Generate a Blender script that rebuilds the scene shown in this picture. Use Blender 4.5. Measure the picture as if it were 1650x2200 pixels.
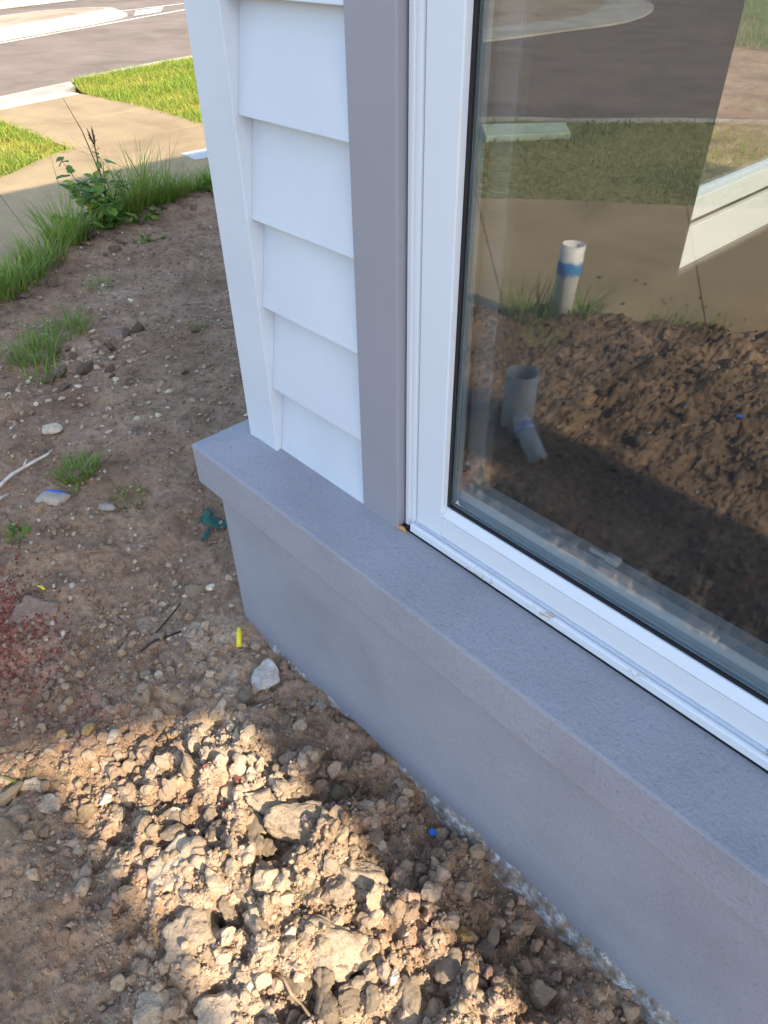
import bpy, bmesh, math, random
import numpy as np
from mathutils import Matrix, Vector, Quaternion

for o in list(bpy.data.objects):
    bpy.data.objects.remove(o, do_unlink=True)
scene = bpy.context.scene
COL = scene.collection
rng = np.random.default_rng(7)
random.seed(7)

# ------------------------------------------------------------------ camera
CAM = (0.0, -0.655, 1.33)
cam_d = bpy.data.cameras.new('camera')
cam = bpy.data.objects.new('camera', cam_d)
COL.objects.link(cam)
TH, RO, AZ = math.radians(39.345), math.radians(-1.027), math.radians(42.318)
fh = Vector((-math.cos(AZ), math.sin(AZ), 0)); up = Vector((0, 0, 1))
F = math.cos(TH) * fh - math.sin(TH) * up
Rv = F.cross(up).normalized(); U = Rv.cross(F)
c_, s_ = math.cos(RO), math.sin(RO)
R2 = c_ * Rv + s_ * U; U2 = -s_ * Rv + c_ * U
m = Matrix.Identity(4)
for i in range(3):
    m[i][0] = R2[i]; m[i][1] = U2[i]; m[i][2] = -F[i]; m[i][3] = CAM[i]
cam.matrix_world = m
cam_d.sensor_fit = 'VERTICAL'; cam_d.sensor_height = 36.0
cam_d.lens = 36.0 * 1560.0 / 2200.0
cam_d.clip_start = 0.02; cam_d.clip_end = 2000.0
scene.camera = cam

# ------------------------------------------------------------------ sky, sun, exposure
SUN_EL = math.radians(36.0); SX, SY = 0.9995, 0.032
world = bpy.data.worlds.new('World'); scene.world = world; world.use_nodes = True
wn = world.node_tree
sky = wn.nodes.new('ShaderNodeTexSky'); sky.sky_type = 'NISHITA'; sky.sun_disc = False
sky.sun_elevation = SUN_EL; sky.sun_rotation = math.atan2(SX, SY)
sky.air_density = 1.0; sky.dust_density = 1.6; sky.ozone_density = 1.0
bg = wn.nodes['Background']; bg.inputs['Strength'].default_value = 0.15
wn.links.new(sky.outputs[0], bg.inputs[0])
sl = bpy.data.lights.new('sun', 'SUN'); so = bpy.data.objects.new('sun', sl); COL.objects.link(so)
sl.energy = 3.3; sl.angle = math.radians(0.6); sl.color = (1.0, 0.86, 0.66)
sd = Vector((SX * math.cos(SUN_EL), SY * math.cos(SUN_EL), math.sin(SUN_EL)))
so.rotation_euler = sd.to_track_quat('Z', 'Y').to_euler(); so.location = (6, 2, 6)
scene.view_settings.view_transform = 'Standard'; scene.view_settings.look = 'None'
scene.view_settings.exposure = 1.6; scene.view_settings.gamma = 1.0
scene.view_settings.use_curve_mapping = False
scene.render.engine = 'CYCLES'
scene.cycles.max_bounces = 8; scene.cycles.transparent_max_bounces = 16

# ------------------------------------------------------------------ helpers
def tag(o, label=None, cat=None, group=None, kind=None):
    if label: o['label'] = label
    if cat: o['category'] = cat
    if group: o['group'] = group
    if kind: o['kind'] = kind
    return o

def link(o, parent=None):
    COL.objects.link(o)
    if parent is not None: o.parent = parent
    return o

def empty(name, loc=(0, 0, 0), parent=None):
    o = bpy.data.objects.new(name, None); o.location = loc
    o.empty_display_size = 0.05
    return link(o, parent)

def mesh_np(name, V, Fc, mat, smooth=False):
    """V (n,3), Fc (m,3) or (m,4) arrays -> mesh datablock"""
    me = bpy.data.meshes.new(name)
    V = np.ascontiguousarray(V, dtype=np.float32); Fc = np.ascontiguousarray(Fc, dtype=np.int32)
    k = Fc.shape[1]
    me.vertices.add(len(V)); me.vertices.foreach_set('co', V.ravel())
    me.loops.add(Fc.size); me.loops.foreach_set('vertex_index', Fc.ravel())
    me.polygons.add(len(Fc))
    me.polygons.foreach_set('loop_start', np.arange(0, Fc.size, k, dtype=np.int32))
    me.polygons.foreach_set('use_smooth', np.full(len(Fc), smooth, dtype=bool))
    me.update(calc_edges=True)
    if mat: me.materials.append(mat)
    return me

def obj_np(name, V, Fc, mat, parent=None, smooth=False):
    return link(bpy.data.objects.new(name, mesh_np(name, V, Fc, mat, smooth)), parent)

def colattr(me, name, arr):
    a = me.color_attributes.new(name, 'FLOAT_COLOR', 'POINT')
    a.data.foreach_set('color', np.ascontiguousarray(arr, dtype=np.float32).ravel())

def obj_py(name, V, Fc, mat, parent=None, smooth=False, bevel=0.0):
    me = bpy.data.meshes.new(name); me.from_pydata([tuple(v) for v in V], [], Fc); me.update()
    bm = bmesh.new(); bm.from_mesh(me); bmesh.ops.recalc_face_normals(bm, faces=bm.faces); bm.to_mesh(me); bm.free()
    if smooth:
        for p in me.polygons: p.use_smooth = True
    me.materials.append(mat)
    o = link(bpy.data.objects.new(name, me), parent)
    if bevel > 0:
        b = o.modifiers.new('bevel', 'BEVEL'); b.width = bevel; b.segments = 2; b.limit_method = 'ANGLE'
    return o

def box(name, x0, x1, y0, y1, z0, z1, mat, parent=None, bevel=0.0):
    V = [(x, y, z) for z in (z0, z1) for y in (y0, y1) for x in (x0, x1)]
    Fc = [(0, 1, 3, 2), (4, 6, 7, 5), (0, 4, 5, 1), (2, 3, 7, 6), (0, 2, 6, 4), (1, 5, 7, 3)]
    return obj_py(name, V, Fc, mat, parent, bevel=bevel)

def prism(name, poly, z0, z1, mat, parent=None, bevel=0.0):
    n = len(poly)
    V = [(p[0], p[1], z0) for p in poly] + [(p[0], p[1], z1) for p in poly]
    Fc = [tuple(range(n))[::-1], tuple(range(n, 2 * n))] + [(i, (i + 1) % n, n + (i + 1) % n, n + i) for i in range(n)]
    return obj_py(name, V, Fc, mat, parent, bevel=bevel)

def extrude(name, prof, a0, a1, axis, mat, parent=None, bevel=0.0):
    """prof: closed profile; axis 'x': (y,z) swept along x; 'z': (x,y) along z; 'y': (x,z) along y"""
    n = len(prof)
    def P(p, a):
        return (a, p[0], p[1]) if axis == 'x' else ((p[0], p[1], a) if axis == 'z' else (p[0], a, p[1]))
    V = [P(p, a0) for p in prof] + [P(p, a1) for p in prof]
    Fc = [tuple(range(n))[::-1], tuple(range(n, 2 * n))] + [(i, (i + 1) % n, n + (i + 1) % n, n + i) for i in range(n)]
    return obj_py(name, V, Fc, mat, parent, bevel=bevel)

def tube(name, pts, rad, mat, parent=None, sides=7, closed_ends=True):
    pts = [Vector(p) for p in pts]
    if not hasattr(rad, '__len__'): rad = [rad] * len(pts)
    V, Fc = [], []
    for i, p in enumerate(pts):
        d = (pts[min(i + 1, len(pts) - 1)] - pts[max(i - 1, 0)]).normalized()
        a = d.cross(Vector((0, 0, 1)));  a = a.normalized() if a.length > 1e-4 else Vector((1, 0, 0))
        b = d.cross(a).normalized()
        for k in range(sides):
            t = 2 * math.pi * k / sides
            V.append(tuple(p + rad[i] * (math.cos(t) * a + math.sin(t) * b)))
    for i in range(len(pts) - 1):
        for k in range(sides):
            k2 = (k + 1) % sides
            Fc.append((i * sides + k, i * sides + k2, (i + 1) * sides + k2, (i + 1) * sides + k))
    if closed_ends:
        Fc.append(tuple(range(sides))); Fc.append(tuple(range((len(pts) - 1) * sides, len(pts) * sides)))
    return obj_py(name, V, Fc, mat, parent, smooth=True)

def lathe(name, prof, mat, parent=None, sides=28, loc=(0, 0, 0), closed=True):
    V, Fc = [], []
    n = len(prof)
    for (r, z) in prof:
        for k in range(sides):
            t = 2 * math.pi * k / sides
            V.append((r * math.cos(t), r * math.sin(t), z))
    for i in range(n if closed else n - 1):
        j = (i + 1) % n
        for k in range(sides):
            k2 = (k + 1) % sides
            Fc.append((i * sides + k, i * sides + k2, j * sides + k2, j * sides + k))
    o = obj_py(name, V, Fc, mat, parent, smooth=True)
    o.location = loc
    return o

def catmull(P, n):
    P = [np.array(p, float) for p in P]; out = []
    for i in range(len(P) - 1):
        p0 = P[max(i - 1, 0)]; p1 = P[i]; p2 = P[i + 1]; p3 = P[min(i + 2, len(P) - 1)]
        for k in range(n):
            t = k / n
            out.append(.5 * (2 * p1 + (p2 - p0) * t + (2 * p0 - 5 * p1 + 4 * p2 - p3) * t * t + (3 * p1 - p0 - 3 * p2 + p3) * t ** 3))
    out.append(P[-1]); return np.array(out)

# ---- noise in numpy
def _h(ix, iy, iz, s):
    x = (ix.astype(np.int64) * 374761393 + iy.astype(np.int64) * 668265263 + np.asarray(iz).astype(np.int64) * 1274126177 + s * 974634777) & 0xFFFFFFFF
    x = ((x ^ (x >> 13)) * 1274126177) & 0xFFFFFFFF
    x = ((x ^ (x >> 16)) * 2246822519) & 0xFFFFFFFF
    return ((x ^ (x >> 15)) & 0xFFFFFF).astype(np.float64) / float(0xFFFFFF)

def vnoise2(x, y, s=0):
    ix = np.floor(x); iy = np.floor(y); fx = x - ix; fy = y - iy
    fx = fx * fx * fx * (fx * (fx * 6 - 15) + 10); fy = fy * fy * fy * (fy * (fy * 6 - 15) + 10)
    z = np.zeros_like(ix)
    a = _h(ix, iy, z, s); b = _h(ix + 1, iy, z, s); c = _h(ix, iy + 1, z, s); d = _h(ix + 1, iy + 1, z, s)
    return (a + (b - a) * fx + (c - a) * fy + (a - b - c + d) * fx * fy) * 2 - 1

def fbm2(x, y, oct=4, s=0, gain=.5):
    o = np.zeros_like(x); a = 1.0; f = 1.0
    for k in range(oct):
        o += a * vnoise2(x * f + 13.7 * k, y * f - 7.1 * k, s + k); a *= gain; f *= 2.03
    return o

def vnoise3(p, s=0):
    i = np.floor(p); f = p - i; f = f * f * (3 - 2 * f); r = 0
    for dx in (0, 1):
        for dy in (0, 1):
            for dz in (0, 1):
                w = (f[:, 0] if dx else 1 - f[:, 0]) * (f[:, 1] if dy else 1 - f[:, 1]) * (f[:, 2] if dz else 1 - f[:, 2])
                r = r + w * _h(i[:, 0] + dx, i[:, 1] + dy, i[:, 2] + dz, s)
    return r * 2 - 1

def domes(x, y, cell, s):
    """packed crumb relief: domes of random size on a jittered grid"""
    gx = x / cell; gy = y / cell; ix = np.floor(gx); iy = np.floor(gy); best = np.zeros_like(x); z = np.zeros_like(x)
    for dx in (-1, 0, 1):
        for dy in (-1, 0, 1):
            cx = ix + dx; cy = iy + dy
            px = cx + _h(cx, cy, z, s); py = cy + _h(cx, cy, z, s + 1)
            r = .35 + .5 * _h(cx, cy, z, s + 2)
            ang = _h(cx, cy, z, s + 3) * 6.28; ca, sa = np.cos(ang), np.sin(ang)
            ux = (gx - px) * ca + (gy - py) * sa; uy = (-(gx - px) * sa + (gy - py) * ca) * 1.5
            q = np.clip(1 - (ux * ux + uy * uy) / (r * r), 0, 1)
            best = np.maximum(best, r * np.minimum(np.sqrt(q), .75))
    return best

# ------------------------------------------------------------------ materials
def new_mat(name):
    mt = bpy.data.materials.new(name); mt.use_nodes = True
    nt = mt.node_tree; b = nt.nodes['Principled BSDF']
    return mt, nt, b

def nnode(nt, typ, **kw):
    n = nt.nodes.new(typ)
    for k, v in kw.items():
        if k in n.inputs: n.inputs[k].default_value = v
        else: setattr(n, k, v)
    return n

def ramp(nt, fac, stops):
    r = nt.nodes.new('ShaderNodeValToRGB'); cr = r.color_ramp
    while len(cr.elements) < len(stops): cr.elements.new(0.5)
    for e, (p, c) in zip(cr.elements, stops):
        e.position = p; e.color = (c[0], c[1], c[2], 1)
    nt.links.new(fac, r.inputs[0]); return r

def noise(nt, scale, detail=4, rough=.55, coord='Object', dist=0.0):
    tc = nt.nodes.new('ShaderNodeTexCoord')
    n = nnode(nt, 'ShaderNodeTexNoise', Scale=scale, Detail=detail, Roughness=rough, Distortion=dist)
    nt.links.new(tc.outputs[coord], n.inputs['Vector']); return n

def bump(nt, b, height, dist, strength=1.0, normal=None):
    bp = nnode(nt, 'ShaderNodeBump', Strength=strength, Distance=dist)
    nt.links.new(height, bp.inputs['Height'])
    if normal: nt.links.new(normal, bp.inputs['Normal'])
    nt.links.new(bp.outputs[0], b.inputs['Normal']); return bp

def mixc(nt, fac, a, b_, mode='MIX'):
    mx = nt.nodes.new('ShaderNodeMix'); mx.data_type = 'RGBA'; mx.blend_type = mode
    for sock, v in ((mx.inputs[0], fac), (mx.inputs[6], a), (mx.inputs[7], b_)):
        if hasattr(v, 'links'): nt.links.new(v, sock)
        elif isinstance(v, (int, float)): sock.default_value = v
        else: sock.default_value = (v[0], v[1], v[2], 1)
    return mx.outputs[2]

def simple(name, col, rough=.6, var=.08, scale=8, bscale=0, bdist=0.0005, spec=.4, metal=0.0, detail=4):
    mt, nt, b = new_mat(name)
    n = noise(nt, scale, detail)
    lo = [c * (1 - var) for c in col]; hi = [min(1, c * (1 + var)) for c in col]
    r = ramp(nt, n.outputs[0], [(.3, lo), (.7, hi)])
    nt.links.new(r.outputs[0], b.inputs['Base Color'])
    b.inputs['Roughness'].default_value = rough; b.inputs['Specular IOR Level'].default_value = spec
    b.inputs['Metallic'].default_value = metal
    if bscale:
        n2 = noise(nt, bscale, 5); bump(nt, b, n2.outputs[0], bdist)
    return mt

def soil_mat(name, attr=True, grain=1.0):
    mt, nt, b = new_mat(name)
    n1 = noise(nt, 2.2, 5, .6); n2 = noise(nt, 38, 6, .65); n3 = noise(nt, 260, 4, .7)
    c1 = ramp(nt, n1.outputs[0], [(.28, (.19, .115, .069)), (.45, (.29, .186, .114)), (.6, (.35, .236, .150)), (.75, (.40, .300, .205))])
    c2 = ramp(nt, n2.outputs[0], [(.25, (.45, .42, .40)), (.5, (1, 1, 1)), (.75, (1.35, 1.38, 1.4))])
    c = mixc(nt, .75, c1.outputs[0], c2.outputs[0], 'MULTIPLY')
    n4 = noise(nt, 8, 6, .7); c4 = ramp(nt, n4.outputs[0], [(.3, (.62, .58, .55)), (.5, (1, 1, 1)), (.72, (1.22, 1.2, 1.16))])
    c = mixc(nt, .9, c, c4.outputs[0], 'MULTIPLY')
    c3 = ramp(nt, n3.outputs[0], [(.3, (.6, .58, .56)), (.5, (1, 1, 1)), (.68, (1.25, 1.27, 1.3)), (.78, (2.1, 2.1, 2.1))])
    c = mixc(nt, .8, c, c3.outputs[0], 'MULTIPLY')
    if attr:
        at = nt.nodes.new('ShaderNodeAttribute'); at.attribute_name = 'tint'
        sp = nt.nodes.new('ShaderNodeSeparateColor'); nt.links.new(at.outputs['Color'], sp.inputs[0])
        red = mixc(nt, .85, (.32, .12, .085), c2.outputs[0], 'MULTIPLY')
        c = mixc(nt, sp.outputs[0], c, red)
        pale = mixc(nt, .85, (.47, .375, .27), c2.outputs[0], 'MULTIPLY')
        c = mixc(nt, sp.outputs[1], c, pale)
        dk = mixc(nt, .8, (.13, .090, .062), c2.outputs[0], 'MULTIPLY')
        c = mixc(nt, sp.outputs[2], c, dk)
    nt.links.new(c, b.inputs['Base Color'])
    b.inputs['Roughness'].default_value = .95; b.inputs['Specular IOR Level'].default_value = .15
    b1 = bump(nt, b, n2.outputs[0], .006 * grain, .8)
    bump(nt, b, n3.outputs[0], .0022 * grain, .9, b1.outputs[0])
    return mt

def crumb_mat(name):
    """uses the per-piece colour stored on the pieces"""
    mt, nt, b = new_mat(name)
    at = nt.nodes.new('ShaderNodeAttribute'); at.attribute_name = 'Col'
    n = noise(nt, 220, 4, .7); r = ramp(nt, n.outputs[0], [(.25, (.7, .68, .66)), (.75, (1.2, 1.2, 1.2))])
    nt.links.new(mixc(nt, .8, at.outputs['Color'], r.outputs[0], 'MULTIPLY'), b.inputs['Base Color'])
    b.inputs['Roughness'].default_value = .92; b.inputs['Specular IOR Level'].default_value = .2
    bump(nt, b, n.outputs[0], .0012, .8); return mt

def clod_mat(name, c0, c1, scale=26, bdist=.007, pale=None):
    mt, nt, b = new_mat(name)
    n = noise(nt, scale, 7, .7); n3 = noise(nt, 170, 5, .72)
    oi = nt.nodes.new('ShaderNodeObjectInfo')
    r = ramp(nt, n.outputs[0], [(.28, c0), (.68, c1)] + ([(.8, pale)] if pale else []))
    hs = nnode(nt, 'ShaderNodeHueSaturation'); mr = nnode(nt, 'ShaderNodeMapRange')
    mr.inputs['To Min'].default_value = .78; mr.inputs['To Max'].default_value = 1.2
    nt.links.new(oi.outputs['Random'], mr.inputs['Value']); nt.links.new(mr.outputs[0], hs.inputs['Value'])
    nt.links.new(r.outputs[0], hs.inputs['Color'])
    c3 = ramp(nt, n3.outputs[0], [(.3, (.62, .6, .58)), (.5, (1, 1, 1)), (.75, (1.3, 1.3, 1.3))])
    nt.links.new(mixc(nt, .8, hs.outputs[0], c3.outputs[0], 'MULTIPLY'), b.inputs['Base Color'])
    b.inputs['Roughness'].default_value = .95; b.inputs['Specular IOR Level'].default_value = .15
    b1 = bump(nt, b, n.outputs[0], bdist, .9); bump(nt, b, n3.outputs[0], bdist * .35, .9, b1.outputs[0])
    return mt

M = {}
M['soil'] = soil_mat('soil'); M['soil_far'] = soil_mat('soil_far', False, 1.6)
M['crumb'] = crumb_mat('crumb')
M['clod'] = clod_mat('clod', (.38, .285, .195), (.58, .46, .33), 34, .010)
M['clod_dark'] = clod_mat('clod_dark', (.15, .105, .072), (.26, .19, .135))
M['clod_red'] = clod_mat('clod_red', (.25, .16, .12), (.40, .28, .22))
M['lime'] = clod_mat('lime', (.50, .41, .29), (.74, .64, .49), 40, .002)
M['greyrock'] = clod_mat('greyrock', (.24, .22, .19), (.42, .39, .34), 60, .003)
M['palerock'] = clod_mat('palerock', (.27, .25, .23), (.60, .56, .50), 30, .004, (.78, .75, .70))
M['pebble'] = clod_mat('pebble', (.30, .21, .13), (.52, .41, .285), 90, .0006)

def render_mat(name, col, b1s=200, dist=.0022):
    mt, nt, b = new_mat(name)
    n = noise(nt, b1s, 5, .62); n2 = noise(nt, 5, 4); n4 = noise(nt, 70, 3)
    r = ramp(nt, n2.outputs[0], [(.25, [c * .86 for c in col]), (.5, col), (.75, [c * 1.10 for c in col])])
    sp = ramp(nt, n.outputs[0], [(.28, (.66, .66, .68)), (.40, (.95, .95, .96)), (.5, (1, 1, 1)), (.62, (1.01, 1.01, 1.01)), (.74, (1.16, 1.16, 1.15))])
    nt.links.new(mixc(nt, .9, r.outputs[0], sp.outputs[0], 'MULTIPLY'), b.inputs['Base Color'])
    b.inputs['Roughness'].default_value = .72; b.inputs['Specular IOR Level'].default_value = .3
    q = bump(nt, b, n.outputs[0], dist, .9); bump(nt, b, n4.outputs[0], dist * 1.2, .5, q.outputs[0]); return mt
M['render'] = render_mat('grey_render', (.300, .303, .335))
M['trim'] = simple('grey_trim_paint', (.285, .285, .322), .5, .04, 3, 60, .0003)
M['board'] = simple('white_board_paint', (.56, .615, .68), .45, .045, 5, 24, .0010, detail=8)
M['frame'] = simple('white_powder_coat', (.64, .69, .74), .32, .015, 6)
def ledge_mat():
    mt, nt, b = new_mat('dirty_white_ledge')
    n = noise(nt, 45, 5, .7); n2 = noise(nt, 9, 2)
    f = nnode(nt, 'ShaderNodeMath', operation='MULTIPLY'); nt.links.new(n.outputs[0], f.inputs[0]); nt.links.new(n2.outputs[0], f.inputs[1])
    r = ramp(nt, f.outputs[0], [(.31, (.63, .68, .73)), (.37, (.44, .37, .30))])
    nt.links.new(r.outputs[0], b.inputs['Base Color']); b.inputs['Roughness'].default_value = .4; return mt
M['ledge'] = ledge_mat()
M['black'] = simple('black_rubber', (.012, .012, .014), .45, .1, 20)
M['spacer'] = simple('spacer_metal', (.34, .41, .43), .35, .05, 10, metal=.3)
M['foam'] = simple('gap_foam', (.42, .24, .10), .9, .4, 60, 120, .002)
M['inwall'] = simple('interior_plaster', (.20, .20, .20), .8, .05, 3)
M['carpet'] = simple('dark_carpet', (.016, .016, .018), .95, .3, 60, 300, .002)
M['sillboard'] = simple('grey_inner_sill', (.46, .49, .50), .5, .08, 6)
M['inner'] = simple('inner_frame_grey', (.20, .21, .22), .5, .05, 8)
M['roof'] = simple('roof_metal', (.16, .17, .18), .5, .05, 4)
M['winder'] = simple('winder_plastic', (.70, .72, .75), .35, .04, 30)

def glass_mat(name, r0, tint):
    mt = bpy.data.materials.new(name); mt.use_nodes = True; nt = mt.node_tree; nt.nodes.clear()
    out = nt.nodes.new('ShaderNodeOutputMaterial'); mix = nt.nodes.new('ShaderNodeMixShader')
    lw = nnode(nt, 'ShaderNodeLayerWeight', Blend=.5)                 # facing = 1 - |cos|, the same on both faces
    pw = nnode(nt, 'ShaderNodeMath', operation='POWER'); pw.inputs[1].default_value = 5.0; nt.links.new(lw.outputs['Facing'], pw.inputs[0])
    fr = nnode(nt, 'ShaderNodeMath', operation='MULTIPLY_ADD'); fr.inputs[1].default_value = 1 - r0; fr.inputs[2].default_value = r0
    nt.links.new(pw.outputs[0], fr.inputs[0])
    tr = nt.nodes.new('ShaderNodeBsdfTransparent'); tr.inputs[0].default_value = (*tint, 1)
    gl = nt.nodes.new('ShaderNodeBsdfGlossy'); gl.inputs['Roughness'].default_value = 0.0
    gl.inputs['Color'].default_value = (.95, .98, 1, 1)
    nt.links.new(fr.outputs[0], mix.inputs[0]); nt.links.new(tr.outputs[0], mix.inputs[1]); nt.links.new(gl.outputs[0], mix.inputs[2])
    nt.links.new(mix.outputs[0], out.inputs[0]); return mt
M['glass'] = glass_mat('window_glass', .115, (.90, .92, .92))
M['glass_clear'] = glass_mat('clear_glass', .04, (.97, .98, .98))
def screen_mat():
    mt = bpy.data.materials.new('fly_screen'); mt.use_nodes = True; nt = mt.node_tree
    b = nt.nodes['Principled BSDF']; b.inputs['Base Color'].default_value = (.07, .075, .08, 1); b.inputs['Roughness'].default_value = .7
    b.inputs['Alpha'].default_value = .15; return mt
M['screen'] = screen_mat()

def concrete(name, col, scale=3, spots=True):
    mt, nt, b = new_mat(name)
    n = noise(nt, scale, 6, .65); n2 = noise(nt, 160, 4, .7); n3 = noise(nt, .9, 3, .5, dist=1.0)
    r = ramp(nt, n.outputs[0], [(.3, [c * .80 for c in col]), (.6, col), (.8, [c * 1.12 for c in col])])
    r2 = ramp(nt, n2.outputs[0], [(.3, (.82, .82, .82)), (.7, (1.1, 1.1, 1.1))])
    r3 = ramp(nt, n3.outputs[0], [(.33, (.76, .74, .72)), (.5, (.97, .97, .97)), (.66, (1.06, 1.06, 1.05))])
    c = mixc(nt, .8, r.outputs[0], r2.outputs[0], 'MULTIPLY'); c = mixc(nt, .9, c, r3.outputs[0], 'MULTIPLY')
    nt.links.new(c, b.inputs['Base Color']); b.inputs['Roughness'].default_value = .85
    b.inputs['Specular IOR Level'].default_value = .25; bump(nt, b, n2.outputs[0], .0012, .6); return mt
M['path'] = concrete('path_concrete', (.36, .265, .145))
M['kerb'] = concrete('kerb_concrete', (.44, .40, .33), 5)
M['island_kerb'] = concrete('island_kerb_concrete', (.47, .44, .375), 5)
M['island_top'] = concrete('island_top_concrete', (.40, .32, .225), 4)
M['asphalt'] = concrete('asphalt', (.215, .168, .13), 2)
M['paint'] = concrete('white_road_paint', (.60, .58, .52), 8)
M['tactile'] = concrete('pale_tactile', (.52, .47, .39), 8)
M['pitgreen'] = concrete('green_pit_lid', (.42, .50, .38), 5)
M['pitlid'] = concrete('pale_pit_lid', (.50, .52, .52), 9)

def footing_mat():
    mt, nt, b = new_mat('flaky_slurry')
    n = noise(nt, 55, 6, .7); n2 = noise(nt, 11, 4, .6)
    r = ramp(nt, n.outputs[0], [(.36, (.22, .155, .10)), (.45, (.30, .24, .18)), (.54, (.38, .36, .33)), (.60, (.62, .62, .57))])
    r2 = ramp(nt, n2.outputs[0], [(.35, (.62, .62, .64)), (.6, (1, 1, 1))])
    nt.links.new(mixc(nt, .8, r.outputs[0], r2.outputs[0], 'MULTIPLY'), b.inputs['Base Color'])
    b.inputs['Roughness'].default_value = .9; bump(nt, b, n.outputs[0], .006, 1.0); return mt
M['footing'] = footing_mat()

def blade_mat(name):
    mt, nt, b = new_mat(name)
    at = nt.nodes.new('ShaderNodeAttribute'); at.attribute_name = 'Col'
    nt.links.new(at.outputs['Color'], b.inputs['Base Color'])
    b.inputs['Roughness'].default_value = .5; b.inputs['Specular IOR Level'].default_value = .3
    tl = nt.nodes.new('ShaderNodeBsdfTranslucent'); nt.links.new(at.outputs['Color'], tl.inputs[0])
    mx = nt.nodes.new('ShaderNodeMixShader'); mx.inputs[0].default_value = .42
    out = nt.nodes['Material Output']
    nt.links.new(b.outputs[0], mx.inputs[1]); nt.links.new(tl.outputs[0], mx.inputs[2]); nt.links.new(mx.outputs[0], out.inputs[0])
    return mt
M['blade'] = blade_mat('grass_blade')
M['leaf'] = blade_mat('weed_leaf')
M['stem'] = simple('weed_stem', (.10, .055, .035), .6, .2, 30)
M['twig'] = simple('pale_twig', (.60, .54, .46), .8, .12, 40, 90, .0008)
M['root'] = simple('thin_root', (.30, .22, .14), .8, .2, 40)
M['wire'] = simple('black_wire', (.02, .02, .022), .5, .1, 40)
M['yellow'] = simple('yellow_plastic', (.80, .66, .03), .35, .05, 20)
M['blue'] = simple('blue_plastic', (.03, .22, .75), .35, .1, 20)
M['label'] = simple('faded_blue_label', (.28, .36, .55), .4, .5, 60)
M['pipe_grey'] = simple('grey_pvc', (.40, .39, .37), .4, .05, 8)

def pipe_mat():
    mt, nt, b = new_mat('white_pvc_blue_band')
    tc = nt.nodes.new('ShaderNodeTexCoord'); sp = nt.nodes.new('ShaderNodeSeparateXYZ'); nt.links.new(tc.outputs['Object'], sp.inputs[0])
    n = noise(nt, 30, 5, .7); n2 = noise(nt, 90, 4)
    ad = nnode(nt, 'ShaderNodeMath', operation='MULTIPLY_ADD'); ad.inputs[1].default_value = .09; nt.links.new(n.outputs[0], ad.inputs[0]); nt.links.new(sp.outputs[2], ad.inputs[2])
    r = ramp(nt, ad.outputs[0], [(.0, (.74, .72, .68)), (.205, (.74, .72, .68)), (.225, (.12, .32, .62)), (.258, (.05, .24, .60)), (.272, (.74, .72, .68))])
    g = ramp(nt, n2.outputs[0], [(.3, (.85, .83, .8)), (.6, (1, 1, 1))])
    nt.links.new(mixc(nt, .7, r.outputs[0], g.outputs[0], 'MULTIPLY'), b.inputs['Base Color']); b.inputs['Roughness'].default_value = .45; return mt
M['pipe_white'] = pipe_mat()
def bluerock_mat():
    mt, nt, b = new_mat('blue_marked_stone')
    tc = nt.nodes.new('ShaderNodeTexCoord'); n = noise(nt, 55, 5, .7)
    sp = nt.nodes.new('ShaderNodeSeparateXYZ'); nt.links.new(tc.outputs['Object'], sp.inputs[0])
    a = nnode(nt, 'ShaderNodeMath', operation='MULTIPLY_ADD'); a.inputs[1].default_value = .02; nt.links.new(n.outputs[0], a.inputs[0]); nt.links.new(sp.outputs[1], a.inputs[2])
    r = ramp(nt, a.outputs[0], [(.0, (0, 0, 0)), (.024, (0, 0, 0)), (.030, (1, 1, 1))])
    c = ramp(nt, n.outputs[0], [(.3, (.30, .25, .19)), (.7, (.44, .38, .30))])
    nt.links.new(mixc(nt, r.outputs[0], c.outputs[0], (.03, .14, .62)), b.inputs['Base Color']); b.inputs['Roughness'].default_value = .8
    bump(nt, b, n.outputs[0], .003, .8); return mt
M['bluerock'] = bluerock_mat()
def net_mat():
    mt, nt, b = new_mat('green_woven_mesh')
    tc = nt.nodes.new('ShaderNodeTexCoord'); ck = nnode(nt, 'ShaderNodeTexChecker', Scale=420.0)
    nt.links.new(tc.outputs['Object'], ck.inputs['Vector']); ck.inputs[1].default_value = (.008, .07, .052, 1); ck.inputs[2].default_value = (.02, .145, .105, 1)
    nt.links.new(ck.outputs[0], b.inputs['Base Color']); b.inputs['Roughness'].default_value = .6; return mt
M['net'] = net_mat()

# ------------------------------------------------------------------ layout curves
PATH_IN = [(-4.75, 6.5), (-4.65, 4.6), (-4.52, 3.05), (-4.38, 1.85), (-3.95, .62), (-3.3, -.25), (-2.55, -1.05), (-1.85, -1.75), (-1.14, -2.2), (-.2, -2.75), (1.2, -3.4), (3.2, -4.1)]
PATH_OUT = [(-6.55, 6.5), (-6.5, 4.6), (-6.3, 3.02), (-6.32, 1.81), (-5.80, .98), (-5.1, -.35), (-4.2, -1.72), (-3.14, -3.01), (-2.13, -3.79), (-1.0, -4.6), (.4, -5.4), (2.4, -6.2)]
KERB = [(-10.8, 30), (-10.4, 12), (-10.2, 8), (-9.92, 5.1), (-9.47, 3.45), (-9.0, 2.2), (-8.4, .8), (-7.5, -.9), (-6.3, -2.8), (-4.64, -4.79), (-3.96, -5.35), (-3.18, -6.07), (-1.5, -7.2), (.5, -8.2), (4, -9.6), (20, -14)]
pin = catmull(PATH_IN, 8); pout = catmull(PATH_OUT, 8); kerb = catmull(KERB, 8)
ZP, ZR = -.06, -.2

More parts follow.
